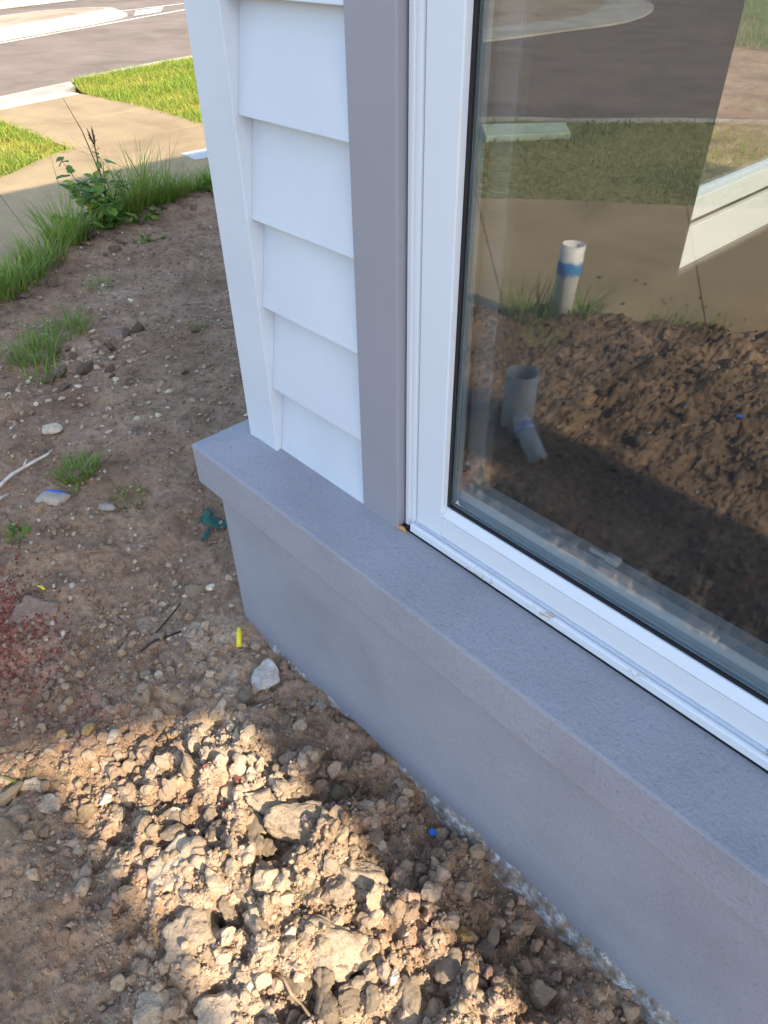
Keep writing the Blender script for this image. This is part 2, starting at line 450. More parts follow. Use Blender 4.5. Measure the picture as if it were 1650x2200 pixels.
def edge_dist(x, y):
    """signed distance from the soil side of the path edge, positive on the soil"""
    x = np.asarray(x, float); y = np.asarray(y, float)
    best = np.full(x.shape, 1e9); sgn = np.ones(x.shape)
    P = np.vstack([[(-4.9, 20)], pin, [(12, -6.5)]])
    for a, b in zip(P[:-1], P[1:]):
        ab = b - a; t = np.clip(((x - a[0]) * ab[0] + (y - a[1]) * ab[1]) / (ab @ ab), 0, 1)
        dx = x - a[0] - t * ab[0]; dy = y - a[1] - t * ab[1]; d = np.hypot(dx, dy)
        cr = ab[0] * (y - a[1]) - ab[1] * (x - a[0])
        upd = d < best; best = np.where(upd, d, best); sgn = np.where(upd, np.sign(cr), sgn)
    return best * sgn

def gauss(x, y, cx, cy, rx, ry, ang=0):
    ca, sa = math.cos(ang), math.sin(ang); u = (x - cx) * ca + (y - cy) * sa; v = -(x - cx) * sa + (y - cy) * ca
    return np.exp(-(u * u) / (rx * rx) - (v * v) / (ry * ry))

def sstep(a, b, t):
    t = np.clip((t - a) / (b - a), 0, 1); return t * t * (3 - 2 * t)

def rough_map(x, y):
    r = .10 + .9 * np.clip(gauss(x, y, -.5, -.42, .62, .34, .1) * 1.3, 0, 1)
    r = np.maximum(r, .5 * gauss(x, y, -1.0, -.68, .25, .14)); r = np.maximum(r, .55 * sstep(-.45, -.1, x) )
    r *= 1 - .85 * gauss(x, y, -.80, -.82, .26, .15, .1)
    r = np.where(y < -1.0, np.maximum(r, .5 * sstep(-1.0, -1.25, y) * sstep(-1.9, -1.2, x)), r)
    e = edge_dist(x, y); r = np.maximum(r, .6 * np.exp(-((e - .10) / .13) ** 2))
    r = np.maximum(r, .35 * gauss(x, y, -2.75, .2, .25, .5, .6)); return np.clip(r, 0, 1)

def hbase(x, y):
    x = np.asarray(x, float); y = np.asarray(y, float)
    h = .016 * fbm2(x * 1.7, y * 1.7, 3, 3) + .008 * fbm2(x * 6, y * 6, 2, 9)
    h += .045 * gauss(x, y, -.55, -.42, .32, .22) - .012 * gauss(x, y, -.78, -.80, .3, .2)
    h += .035 * gauss(x, y, -.95, -.72, .18, .10) - .03 * gauss(x, y, -.60, -.38, .12, .05)
    h += .02 * gauss(x, y, -1.1, -1.65, .4, .2, -.6)
    w = sstep(-.30, -.10, y)
    hw = np.interp(x, [-1.3, -1.14, -1.0, -.82, -.6, -.45, -.3, .1, .6], [.0, .004, -.022, -.02, -.018, -.022, -.036, -.034, -.03])
    inx = sstep(-1.5, -1.2, x); k = w * inx
    h = h * (1 - .85 * k) + hw * k
    e = edge_dist(x, y)
    h += .030 * np.exp(-((e - .16) / .13) ** 2) - .13 * sstep(.05, -.12, e)
    return h

def hfull(x, y):
    h = hbase(x, y); r = rough_map(x, y)
    h = h + r * (.034 * fbm2(x * 11, y * 11, 4, 21, .55) - .030 * np.clip(-fbm2(x * 16, y * 16, 3, 25), 0, 1))
    h = h + (.004 + .026 * r) * domes(x, y, .045, 31) * r + (.005 + .012 * r) * domes(x + 3, y, .019, 41) + .0035 * domes(x, y + 5, .009, 51)
    return h

# ------------------------------------------------------------------ setting
def flat(name, poly, z, mat, kind='structure'):
    o = obj_py(name, [(p[0], p[1], z) for p in poly], [tuple(range(len(poly)))], mat); return tag(o, kind=kind)

flat('ground', [(-400, -400), (400, -400), (400, 400), (-400, 400)], -.30, M['soil_far'])
road = flat('road', [(-60, -70), (60, -70), (60, 60), (-60, 60)], ZR, M['asphalt'])
verge = prism('verge', [tuple(p) for p in kerb[:33]] + [(-8.86, 3.16), (-8.52, 2.0)] + [tuple(p) for p in kerb[40:]] + [(40, -14), (40, 30)], -.28, -.105, M['soil_far']); tag(verge, kind='structure')

# kerb and channel swept on the road side of the kerb line
def sweep_flat(name, line, prof, mat, side=1):
    n = len(line); V = []; Fc = []
    T = np.gradient(line, axis=0); T /= np.linalg.norm(T, axis=1)[:, None]
    N = np.stack([T[:, 1], -T[:, 0]], 1) * side
    for i in range(n):
        for (d, z) in prof: V.append((line[i, 0] + N[i, 0] * d, line[i, 1] + N[i, 1] * d, z))
    k = len(prof)
    for i in range(n - 1):
        for j in range(k - 1): Fc.append((i * k + j, i * k + j + 1, (i + 1) * k + j + 1, (i + 1) * k + j))
    return obj_py(name, V, Fc, mat)
KP = [(.02, -.27), (.02, -.068), (-.13, -.068), (-.17, -.10), (-.20, -.188), (-.62, -.180), (-.63, -.27)]
for part in (kerb[:33], kerb[40:]):
    tag(sweep_flat('kerb', part, KP, M['kerb'], -1), kind='structure')
tag(sweep_flat('kerb_crossing', kerb[32:41], [(.02, -.27), (.02, -.158), (-.10, -.160), (-.17, -.168), (-.20, -.188), (-.62, -.180), (-.63, -.27)], M['kerb'], -1), kind='structure')

# footpath: one slab per bay between joints
fp = prism('footpath', [tuple(p) for p in pin] + [tuple(p) for p in pout[::-1]], -.25, ZP - .008, M['path']); tag(fp, kind='structure')
for i in range(len(PATH_IN) - 1):
    a = pin[i * 8:(i + 1) * 8 + 1].copy(); b = pout[i * 8:(i + 1) * 8 + 1].copy()
    ca = (a[-1] - a[-2]); cb = (b[-1] - b[-2]); a[-1] -= ca / np.linalg.norm(ca) * .004; b[-1] -= cb / np.linalg.norm(cb) * .004
    prism('slab', [tuple(p) for p in a] + [tuple(p) for p in b[::-1]], ZP - .007, ZP, M['path'], fp, bevel=.002)
prism('slab', [(-6.33, 1.80), (-7.3, 1.80), (-7.3, 3.05), (-6.31, 3.03)], -.2, ZP - .001, M['path'], fp, bevel=.003)
prism('slab', [(-7.312, 1.80), (-7.8, 1.79), (-8.31, 1.99), (-8.53, 2.90), (-8.3, 2.96), (-7.312, 3.05)], -.2, ZP - .001, M['path'], fp, bevel=.003)
obj_py('ramp', [(-8.54, 2.07, ZP - .004), (-9.00, 2.22, -.160), (-9.47, 3.44, -.160), (-8.79, 2.84, ZP - .004), (-8.31, 1.99, ZP - .004), (-8.53, 2.90, ZP - .004)], [(0, 1, 2, 3), (0, 3, 5, 4)], M['path'], fp)
obj_py('ramp_side', [(-8.80, 2.86, ZP - .004), (-9.46, 3.45, -.068), (-9.47, 3.44, -.165), (-8.79, 2.84, -.165)], [(0, 1, 2, 3)], M['kerb'], fp)
obj_py('ramp_side', [(-8.54, 2.06, ZP - .004), (-9.00, 2.21, -.068), (-9.00, 2.22, -.165), (-8.54, 2.07, -.165)], [(0, 1, 2, 3)], M['kerb'], fp)
tp = prism('tactile_strip', [(-8.33, 2.00), (-8.53, 2.07), (-8.78, 2.83), (-8.54, 2.90)], ZP - .02, ZP + .004, M['tactile'], fp)
pit = prism('pit_lid', [(-5.28, 2.30), (-5.26, 2.52), (-5.50, 2.54), (-5.52, 2.32)], ZP - .01, ZP + .006, M['pitlid'], bevel=.003)
tag(pit, 'small pale service pit lid set in the footpath beside the house corner', 'pit lid')
gp = prism('drain_pit_lid', [(-4.12, -4.22), (-3.70, -4.78), (-3.96, -5.06), (-4.42, -4.52)], -.2, -.03, M['pitgreen'], bevel=.008)
tag(gp, 'pale green drain pit lid by the kerb, mirrored in the window', 'pit lid')

# island in the direct view
isl = [(-12.2, -1.2), (-13.6, 1.7), (-14.97, 4.45), (-16.2, 6.8), (-16.9, 7.75), (-17.5, 8.0), (-18.1, 7.5), (-18.2, 6.4), (-17.7, 4.9), (-16.9, 2.2), (-15.4, -1.2)]
isl = catmull(isl + [isl[0]], 5)[:-1]; ic = isl.mean(0)
def shrink(P, d):
    T = np.roll(P, -1, 0) - np.roll(P, 1, 0); T /= np.linalg.norm(T, axis=1)[:, None]
    return P + np.stack([-T[:, 1], T[:, 0]], 1) * d
def island(name, P, d, zk, zt):
    sgn = 1 if (P[:, 0] * np.roll(P[:, 1], -1) - np.roll(P[:, 0], -1) * P[:, 1]).sum() > 0 else -1
    Q = shrink(P, d * sgn); Q1 = shrink(P, d * .65 * sgn); n = len(P)
    V = [(*p, ZR - .02) for p in P] + [(*p, ZR + .03) for p in P] + [(*p, zk) for p in Q1] + [(*p, zk) for p in Q]
    Fc = [(r * n + i, r * n + (i + 1) % n, (r + 1) * n + (i + 1) % n, (r + 1) * n + i) for r in range(3) for i in range(n)]
    root = obj_py(name, V, Fc, M['island_kerb']); tag(root, kind='structure')
    obj_py('infill', [(*p, zt) for p in Q], [tuple(range(n))], M['island_top'], root); return root
island('traffic_island', isl, .42, -.06, -.063)
rb = [(-8.9, -8.4), (-8.66, -9.9), (-8.56, -11.2), (-8.49, -13.17), (-9.35, -15.45), (-10.7, -17.0), (-13, -17.5), (-15, -15), (-15, -11), (-13, -8), (-10.5, -7.4)]
rb = catmull(rb + [rb[0]], 5)[:-1]; island('traffic_island', rb, 1.0, -.15, -.152)

def marking(pts, w):
    p = np.array(pts, float); d = (p[1] - p[0]); d /= np.linalg.norm(d); nn = np.array([-d[1], d[0]]) * w / 2
    o = flat('road_marking', [p[0] + nn, p[1] + nn, p[1] - nn, p[0] - nn], ZR + .004, M['paint']); o['kind'] = None; del o['kind']; o.parent = road
marking([(-11.7, -1.6), (-14.72, 4.36)], .12); marking([(-14.72, 4.37), (-18.6, 12.05)], .12); marking([(-17.9, 7.4), (-19.3, 13.0)], .12)
o = obj_py('road_marking', [(-16.92, 7.95, ZR + .004), (-17.95, 8.55, ZR + .004), (-18.23, 9.40, ZR + .004), (-17.22, 8.75, ZR + .004)], [(0, 1, 2, 3)], M['paint'], road)
fk = np.array([(-19.5, 2.0), (-20.4, 4.6), (-21.27, 6.82), (-22.2, 9.2), (-24, 14), (-28, 24)], float); fk = catmull(fk, 4)
kb2 = sweep_flat('kerb', fk, [(.45, -.19), (.2, -.185), (.16, -.07), (0, -.065), (-.02, -.25)], M['kerb'], 1); tag(kb2, kind='structure')
fv = prism('verge', [tuple(p) for p in fk] + [(-60, 24), (-60, 2)], -.28, -.09, M['soil_far']); tag(fv, kind='structure')
gr = prism('drain_grate', [(-21.52, 7.55), (-21.25, 7.65), (-22.0, 9.6), (-22.3, 9.5)], ZR - .03, ZR + .02, M['spacer']); tag(gr, 'grey slotted drain grate in the far kerb channel', 'grate')

# ------------------------------------------------------------------ bare soil sheet
def axis_samples(segs):
    out = []
    for (a, b, s0, s1) in segs:
        x = a
        while x < b - 1e-6:
            out.append(x); t = (x - a) / (b - a); x += s0 + (s1 - s0) * t
    return np.array(out + [segs[-1][1]])
gx = axis_samples([(-5.4, -3.2, .03, .016), (-3.2, -1.6, .016, .006), (-1.6, .12, .0042, .0042), (.12, .9, .006, .06), (.9, 4.0, .06, .2)])
gy = axis_samples([(-4.2, -2.3, .08, .02), (-2.3, -1.0, .014, .007), (-1.0, -.06, .0042, .0042), (-.06, 2.6, .006, .028), (2.6, 9.0, .03, .3)])
X, Y = np.meshgrid(gx, gy, indexing='ij'); nx, ny = X.shape
xf, yf = X.ravel(), Y.ravel()
zf = hfull(xf, yf)
idx = np.arange(nx * ny).reshape(nx, ny)
Q = np.stack([idx[:-1, :-1], idx[1:, :-1], idx[1:, 1:], idx[:-1, 1:]], -1).reshape(-1, 4)
ed = edge_dist(xf, yf)
ctr_e = ed[Q].mean(1); cx = xf[Q].mean(1); cy = yf[Q].mean(1)
inside = (cx > -.95) & (cx < .4) & (cy > .1)                       # under the house
Q = Q[(ctr_e > -.25) & ~inside]
used = np.zeros(nx * ny, bool); used[Q.ravel()] = True; remap = np.cumsum(used) - 1
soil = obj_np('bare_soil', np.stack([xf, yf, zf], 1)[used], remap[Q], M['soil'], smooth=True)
tag(soil, kind='structure')
def tint(x, y):
    n = fbm2(x * 9, y * 9, 3, 61); n2 = fbm2(x * 25, y * 25, 3, 67)
    red = np.clip(1.1 * gauss(x, y, -1.55, -.60, .20, .13) + .75 * gauss(x, y, -1.12, -.52, .16, .10, .6) + .7 * gauss(x, y, -.74, -.40, .07, .05) + .35 * gauss(x, y, -1.3, -.5, .25, .12) + .25 * gauss(x, y, -2.35, -.35, .2, .2), 0, 1) * np.clip(.55 + .9 * n + .6 * n2, 0, 1)
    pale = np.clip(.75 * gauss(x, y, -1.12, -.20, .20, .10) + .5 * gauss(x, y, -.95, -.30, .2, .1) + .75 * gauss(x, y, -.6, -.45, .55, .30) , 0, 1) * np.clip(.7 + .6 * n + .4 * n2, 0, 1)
    e = edge_dist(x, y)
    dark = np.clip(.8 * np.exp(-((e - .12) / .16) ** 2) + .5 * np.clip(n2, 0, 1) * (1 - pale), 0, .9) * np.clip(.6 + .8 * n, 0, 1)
    dark = np.maximum(dark, .85 * sstep(-.70 , -1.0, y + .06 * n) * sstep(-2.1, -1.7, y) * np.clip(.8 + .4 * n, 0, 1))  # shade put into the soil colour, deepening the shaded band and its reflection
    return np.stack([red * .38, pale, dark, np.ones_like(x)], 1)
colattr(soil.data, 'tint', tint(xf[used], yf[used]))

# ------------------------------------------------------------------ house
house = empty('house', (0, 0, 0))
tag(house, 'house corner with white weatherboards, grey rendered base and white framed window', 'house')
XE = -1.045; XR = 1.20; YB = 4.2
def ring(name, prof, mat, bevel):
    """profile (d, z) swept round right side, front and end wall with mitred corners"""
    V, Fc = [], []; k = len(prof)
    st = [lambda d: (XR + d, YB), lambda d: (XR + d, -d), lambda d: (XE - d, -d), lambda d: (XE - d, YB)]
    for f in st:
        for (d, z) in prof: V.append((*f(d), z))
    for i in range(3):
        for j in range(k): Fc.append((i * k + j, i * k + (j + 1) % k, (i + 1) * k + (j + 1) % k, (i + 1) * k + j))
    Fc.append(tuple(range(k))); Fc.append(tuple(range(3 * k, 4 * k)))
    return obj_py(name, V, Fc, mat, house, bevel=bevel)
ring('plinth', [(.0, -.25), (.09, -.25), (.09, .422), (.0, .422)], M['render'], .004)
ring('sill', [(-.03, .4205), (.1185, .4205), (.1185, .5145), (.0, .5325), (-.03, .5325)], M['render'], .004)
# flaky footing edge showing above the soil
fx = np.linspace(XE - .094, .55, 330); V = []; Fc = []
ht = np.interp(fx, [-1.14, -1.0, -.82, -.6, -.41, -.19, .02, .6], [.014, -.002, .006, .006, .020, .012, .017, .01])
jag = -.010 + .010 * fbm2(fx * 14, fx * 0 + 2, 4, 71) + .006 * fbm2(fx * 80, fx * 0, 2, 72)
bul = .004 + .010 * sstep(-.6, -.2, fx) * (.6 + .5 * fbm2(fx * 9, fx * 0, 3, 73)) + .004 * np.clip(fbm2(fx * 30, fx * 0, 3, 75), 0, 1)
for i, x in enumerate(fx):
    t = ht[i] + jag[i]
    V += [(x, -.0895, t + .003), (x, -.0915 - .3 * abs(bul[i]) * .3, t), (x, -.093 - abs(bul[i]) * .6, t - .016), (x, -.095 - abs(bul[i]), t - .034), (x, -.097 - abs(bul[i]) * 1.3, t - .09), (x, -.097, -.2)]
for i in range(len(fx) - 1):
    for j in range(5): Fc.append((i * 6 + j, i * 6 + j + 1, (i + 1) * 6 + j + 1, (i + 1) * 6 + j))
obj_py('footing_edge', V, Fc, M['footing'], house, smooth=True)

# corner post, boards, trim
ZTOP = 2.72
post = extrude('corner_post', [(-1.094, .08), (-1.094, -.020), (-1.003, -.020), (-1.003, .045), (-1.06, .045), (-1.06, .08)], .521, ZTOP, 'z', M['board'], house, bevel=.002)
wall = empty('front_wall', parent=house)
zbs = [.510, .666, .822, .966, 1.112, 1.253] + [1.253 + .146 * k for k in range(1, 11)]
for i, zb in enumerate(zbs):
    zt = (zbs[i + 1] + .02) if i + 1 < len(zbs) else zb + .16
    z0 = max(zb, .515); k = (z0 - zb) / (zt - zb)
    extrude('weatherboard', [(-.0125, z0), (.004, z0), (.030, zt), (.0165, zt)], -1.0028, -.7545, 'x', M['board'], wall, bevel=.0012)
tr = extrude('window_trim', [(-.757, .04), (-.757, -.014), (-.6725, -.014), (-.671, -.0125), (-.671, .03), (-.68, .04)], .5305, ZTOP, 'z', M['trim'], house, bevel=.0015)
tag(tr, 'grey painted timber trim beside the window frame')
box('wall_sheet', -1.055, -.70, .041, .055, .45, ZTOP, M['inwall'], house)
ew = empty('end_wall', parent=house)
for i, zb in enumerate(zbs):
    zt = (zbs[i + 1] + .02) if i + 1 < len(zbs) else zb + .16
    prof = [(-1.0875, zb), (-1.071, zb), (-1.045, zt), (-1.0585, zt)]
    segs = [(.081, YB)] if (zb > 2.1 or zt < .60) else [(.081, 1.46), (3.04, YB)]
    for (a, b) in segs: extrude('weatherboard', prof, a, b, 'y', M['board'], ew, bevel=.0012)
# inner lining of end wall with its window opening
for (a, b, z0, z1) in ((.056, 1.50, .2, 2.6), (3.0, YB, .2, 2.6), (1.50, 3.0, .2, .475), (1.50, 3.0, 2.10, 2.6)):
    box('plaster_sheet', -1.02, -1.0, a, b, z0, z1, M['inwall'], ew)
win2 = empty('end_window', parent=house)
box('bottom_rail', -1.075, -1.003, 1.502, 2.998, .4765, .600, M['frame'], win2, .002)
box('glazing_bead', -1.068, -1.012, 1.502, 2.998, .615, .680, M['frame'], win2, .003)
box('rail_gap', -1.060, -1.02, 1.502, 2.998, .6005, .6145, M['black'], win2)
box('jamb', -1.075, -1.03, 1.475, 1.5005, .476, 2.1, M['frame'], win2, .002)
box('jamb', -1.075, -1.003, 2.955, 2.9995, .6815, 2.1, M['frame'], win2, .002)
box('pane', -1.052, -1.047, 1.5025, 2.9545, .6815, 2.098, M['glass_clear'], win2)

# front window
win = empty('front_window', parent=house)
WZ = 2.14
box('shadow_gap', -.6709, -.6672, .010, .05, .525, WZ, M['black'], win)
extrude('jamb', [(-.667, .04), (-.667, .003), (-.6655, .000), (-.658, -.0005), (-.657, .0025), (-.6535, .0035), (-.6525, .001), (-.6475, .0015), (-.6455, .006), (-.645, .04)], .5405, WZ, 'z', M['frame'], win)
extrude('sash_stile', [(-.6428, .03), (-.6428, .004), (-.6415, .0025), (-.5895, .0025), (-.5880, .004), (-.5874, .012), (-.5874, .03)], .5585, WZ, 'z', M['frame'], win)
box('frame_gap', -.6449, -.6429, .018, .04, .53, WZ, M['black'], win)
extrude('sub_sill', [(-.0075, .5395), (-.0095, .5415), (-.0095, .5535), (-.0080, .5560), (-.0045, .5565), (.0010, .5540), (.0060, .5560), (.04, .5560), (.04, .5395)], -.6449, XR, 'x', M['ledge'], win)
box('sill_gap', -.6670, XR, -.0055, .03, .526, .5394, M['black'], win)
extrude('bottom_rail', [(.03, .5590), (.0040, .5590), (.0025, .5605), (.0025, .5982), (.03, .5982)], -.5873, XR, 'x', M['frame'], win)
extrude('glazing_bead', [(.03, .5990), (.0032, .5990), (.0040, .6008), (.0120, .6135), (.03, .6145)], -.5873, XR, 'x', M['frame'], win)
box('gasket', -.5873, -.5818, .0135, .0176, .6146, WZ, M['black'], win)
box('gasket', -.5817, XR, .0135, .0176, .6146, .6188, M['black'], win)
pane = box('pane', -.5873, XR, .0180, .0220, .6146, WZ, M['glass'], win)
tag(pane, 'clear glass pane mirroring path, soil and road')
extrude('spacer_bar', [(-.5900, .0245), (-.5795, .0245), (-.5795, .036), (-.5900, .036)], .622, WZ, 'z', M['spacer'], win)
extrude('spacer_bar', [(.0245, .606), (.0245, .6210), (.036, .6220), (.036, .606)], -.5790, XR, 'x', M['spacer'], win, .001)
box('inner_stile', -.592, -.557, .0585, .0775, .6382, WZ, M['inner'], win, .002)
box('inner_rail', -.610, XR - .06, .0365, .078, .585, .6380, M['sillboard'], win, .002)
box('inner_sill_board', -.98, XR - .06, .0785, .113, .560, .575, M['inner'], win, .002)
box('fly_screen', -.5565, XR - .06, .0560, .0566, .6385, WZ, M['screen'], win)
box('winder_body', -.336, -.314, .0580, .0700, .6382, .650, M['winder'], win, .003)
box('winder_handle', -.362, -.3365, .060, .066, .6385, .646, M['winder'], win, .003)
# brown foam in the joint below the jamb
Vf = []; 
fm = tube('gap_filler', [(-.677, -.012, .5325), (-.670, -.010, .5350), (-.662, -.008, .5335), (-.654, -.010, .5315)], [.003, .0045, .004, .002], M['foam'], win, 6)
# small etched letter on the pane corner
fc = bpy.data.curves.new('etched_mark', 'FONT'); fc.body = 'A'; fc.size = .013; fc.extrude = .0001
to = bpy.data.objects.new('tmp', fc); COL.objects.link(to); bpy.context.view_layer.update()
em = bpy.data.meshes.new_from_object(to.evaluated_get(bpy.context.evaluated_depsgraph_get())); bpy.data.objects.remove(to)
em.materials.clear(); em.materials.append(M['winder'])
eo = link(bpy.data.objects.new('etched_mark', em), win); eo.location = (-.574, .0176, .625); eo.rotation_euler = (math.radians(90), 0, 0)
# header over the window, room and roof
box('window_header', -.669, XR + .02, -.012, .05, WZ + .001, ZTOP, M['board'], house, .002)
box('side_wall', XR - .05, XR + .02, .051, 1.57, .4, ZTOP, M['board'], house, .002)
box('side_wall', XR - .05, XR + .02, 3.05, YB, .4, ZTOP, M['board'], house, .002)
box('side_wall', XR - .05, XR + .02, 1.571, 3.049, .4, 2.03, M['board'], house, .002)
box('side_wall', XR - .05, XR + .02, 1.571, 3.049, 2.42, ZTOP, M['board'], house, .002)
box('sun_slot_pane', XR - .02, XR - .014, 1.571, 3.049, 2.031, 2.419, M['glass_clear'], house)  # added unseen window, placed so sun brightens the end window frame
box('back_wall', -1.04, XR + .018, YB - .1, YB, .0, ZTOP, M['inwall'], house)
box('floor', -.999, XR - .06, .114, YB - .11, .12, .20, M['carpet'], house)
box('skirting_wall', -.999, XR - .06, .06, .113, .12, .584, M['inwall'], house)
box('ceiling', -.999, XR - .04, .056, YB - .11, 2.52, 2.56, M['inwall'], house)
roof = prism('roof', [(-1.35, -.20), (1.75, -.20), (1.75, YB + .4), (-1.35, YB + .4)], 2.86, 2.93, M['roof'], house)
box('gutter', -1.35, 1.75, -.29, -.201, 2.82, 2.925, M['roof'], roof, .004)
box('soffit', -1.30, 1.70, -.19, YB + .35, ZTOP + .001, ZTOP + .02, M['board'], roof)
# added wall out of view, invented and shaped to cast the shade on this corner
BX = 3.10; TS = 1.0 / math.tan(SUN_EL)
zt_ = (BX + 5.36) / TS
yo = lambda y, x: y + SY / SX * (BX - x)                          # position at the block that shades y at x
y_in, y_out, y_far = yo(-.262, -.55), yo(-.600, -.5), yo(-1.08, -.8)
def zs(x): return (BX + .16 - x) / TS                              # height at the wall that shades ground at x
box('shade_wall', BX, BX + .22, y_in, YB + .6, -.1, 3.439, M['render'], house, .004)
box('shade_pier', BX, BX + .22, y_far, y_out, -.1, zs(-.93), M['render'], house, .004)
box('shade_pier_head', BX, BX + .22, y_far, yo(-.80, -.95), zs(-.93) + .001, zs(-1.32), M['render'], house)
extrude('shade_lintel', [(y_far, zs(-1.32) + .001), (yo(-.80, -.95), zs(-1.30)), (y_in - .001, zs(-.985)), (y_in - .001, 3.439), (y_far, 3.439)], BX, BX + .22, 'x', M['board'], house)
box('upper_shade_wall', BX, BX + .22, y_far, 1.50, 3.440, zt_, M['board'], house)
box('upper_shade_wall', BX, BX + .22, 3.0, YB + .6, 3.440, zt_, M['board'], house)
box('upper_shade_wall', BX, BX + .22, 1.501, 2.999, 3.90, zt_, M['board'], house)  # opening left below it, added to pass sun to the end window
box('link_wall', XR + .021, BX - .001, YB - .1, YB, -.1, 2.7, M['board'], house)

# ------------------------------------------------------------------ rocks and clods
def ico(sub):
    bm = bmesh.new(); bmesh.ops.create_icosphere(bm, subdivisions=sub, radius=1.0)
    bm.verts.ensure_lookup_table(); V = np.array([v.co[:] for v in bm.verts]); Fc = np.array([[v.index for v in f.verts] for f in bm.faces]); bm.free(); return V, Fc
ICO = {k: ico(k) for k in (1, 2, 3, 4, 5)}
def rockverts(seed, sub, planes=13, rough=.10, freq=2.2, soft=40, dmin=.55, pop=0, popa=.1):
    r = np.random.default_rng(seed); V, Fc = ICO[sub]
    n = r.normal(size=(planes, 3)); n /= np.linalg.norm(n, axis=1)[:, None]; d = r.uniform(dmin, 1.0, planes)
    dot = V @ n.T; q = np.where(dot > .06, d / np.maximum(dot, .06), 6.0); q = np.minimum(q, 6)
    rad = -np.log(np.exp(-soft * q).sum(1)) / soft; rad = np.clip(rad, .3, 1.25)
    if rough > 0:
        nz = vnoise3(V * freq + seed * 3.1, seed) + .55 * vnoise3(V * freq * 2.3 + seed, seed + 1) + .35 * vnoise3(V * freq * 5 + seed, seed + 2) + .25 * vnoise3(V * freq * 10 + seed, seed + 3)
        rad = rad * (1 + rough * nz)
    if pop:
        cn = r.normal(size=(pop, 3)); cn /= np.linalg.norm(cn, axis=1)[:, None]; cr = 1.5 * math.sqrt(4.0 / pop) * r.uniform(.5, 1.1, pop)
        dd = np.sqrt(np.maximum(2 - 2 * V @ cn.T, 0)); rad = rad * (1 + popa * (np.sqrt(np.clip(1 - (dd / cr) ** 2, 0, 1)) * (cr / cr.max())).max(1) - popa * .5)
    return V * rad[:, None], Fc

def rock(name, x, y, sx, sy, sz, rz, mat, seed, sub=4, planes=13, rough=.10, freq=2.2, sink=.35, tilt=0, zg=None, pop=0, popa=.1):
    V, Fc = rockverts(seed, sub, planes, rough, freq, pop=pop, popa=popa)
    V = V / np.abs(V).max(0) * np.array([sx, sy, sz]) / 2
    o = obj_np(name, V, Fc, mat, smooth=True)
    z = float(hbase(np.array([x]), np.array([y]))[0]) if zg is None else zg
    o.location = (x, y, z + sz * (.5 - sink)); o.rotation_euler = (tilt, tilt * .6, rz); return o

YAW = math.radians(47.7)
# (x, y, across, along, height, material, seed, label)
BIG = [
 (-.563, -.574, .118, .135, .060, 'clod', 101, 'largest flat pale soil clod in the sunlit heap, nearest the photographer'),
 (-.408, -.414, .134, .100, .055, 'clod', 102, 'smooth topped block of soil lying in the sunlit heap under the window'),
 (-.690, -.534, .105, .126, .075, 'clod', 103, 'sharp edged soil block with one face in shade, left in the heap'),
 (-.611, -.319, .143, .084, .065, 'clod', 104, 'lumpy overhanging soil clod at the top of the sunlit heap'),
 (-.679, -.338, .116, .050, .050, 'clod', 105, 'long narrow soil clod behind the lumpy one at the heap top'),
 (-.537, -.215, .062, .066, .055, 'clod', 106, 'upright soil block half lit at the shadow edge near the plinth'),
 (-.460, -.301, .115, .068, .055, 'clod', 107, 'wide crumbly clod below the half lit block near the plinth'),
 (-.501, -.379, .056, .073, .040, 'clod', 108, 'oval flat soil clod between the wide crumbly clod and heap middle'),
 (-.508, -.458, .100, .066, .045, 'clod', 109, 'broad rough clod in the middle of the sunlit heap'),
 (-.996, -.652, .060, .046, .022, 'clod', 110, 'flat tilted stone shaped soil flake at the lit left edge'),
 (-1.054, -.657, .050, .042, .020, 'clod', 111, 'smaller soil flake beside a grass sprig at the left edge'),
 (-1.525, -.461, .120, .100, .030, 'clod_red', 112, 'cracked rosy flat clod in shade by the red gravel'),
 (-1.165, -.246, .058, .060, .035, 'clod_dark', 113, 'brown rounded clod in shade beside the black wire'),
 (-2.798, .420, .160, .090, .030, 'clod_red', 114, 'long pinkish clod of soil below the far grass tufts'),
 (-.539, -.668, .105, .060, .045, 'clod', 115, 'soil lump at the bottom edge near the dark shadow'),
 (-.464, -.589, .090, .060, .045, 'clod', 116, 'soil lump right of the largest pale clod at the bottom'),
]
for (x, y, a, b, hgt, mt, seed, lab) in BIG:
    o = rock('soil_clod', x, y, a, b, hgt, YAW + random.uniform(-.3, .3), M[mt], seed, 5, 8, .07, 3.2, .34, random.uniform(-.12, .12), pop=160, popa=.13)
    o.rotation_mode = 'QUATERNION'; o.rotation_quaternion = Quaternion((0, 1, 0), random.uniform(.12, .34)) @ Quaternion((1, 0, 0), random.uniform(-.1, .1)) @ Quaternion((0, 0, 1), YAW + random.uniform(-.3, .3))
    tag(o, lab, 'clod')
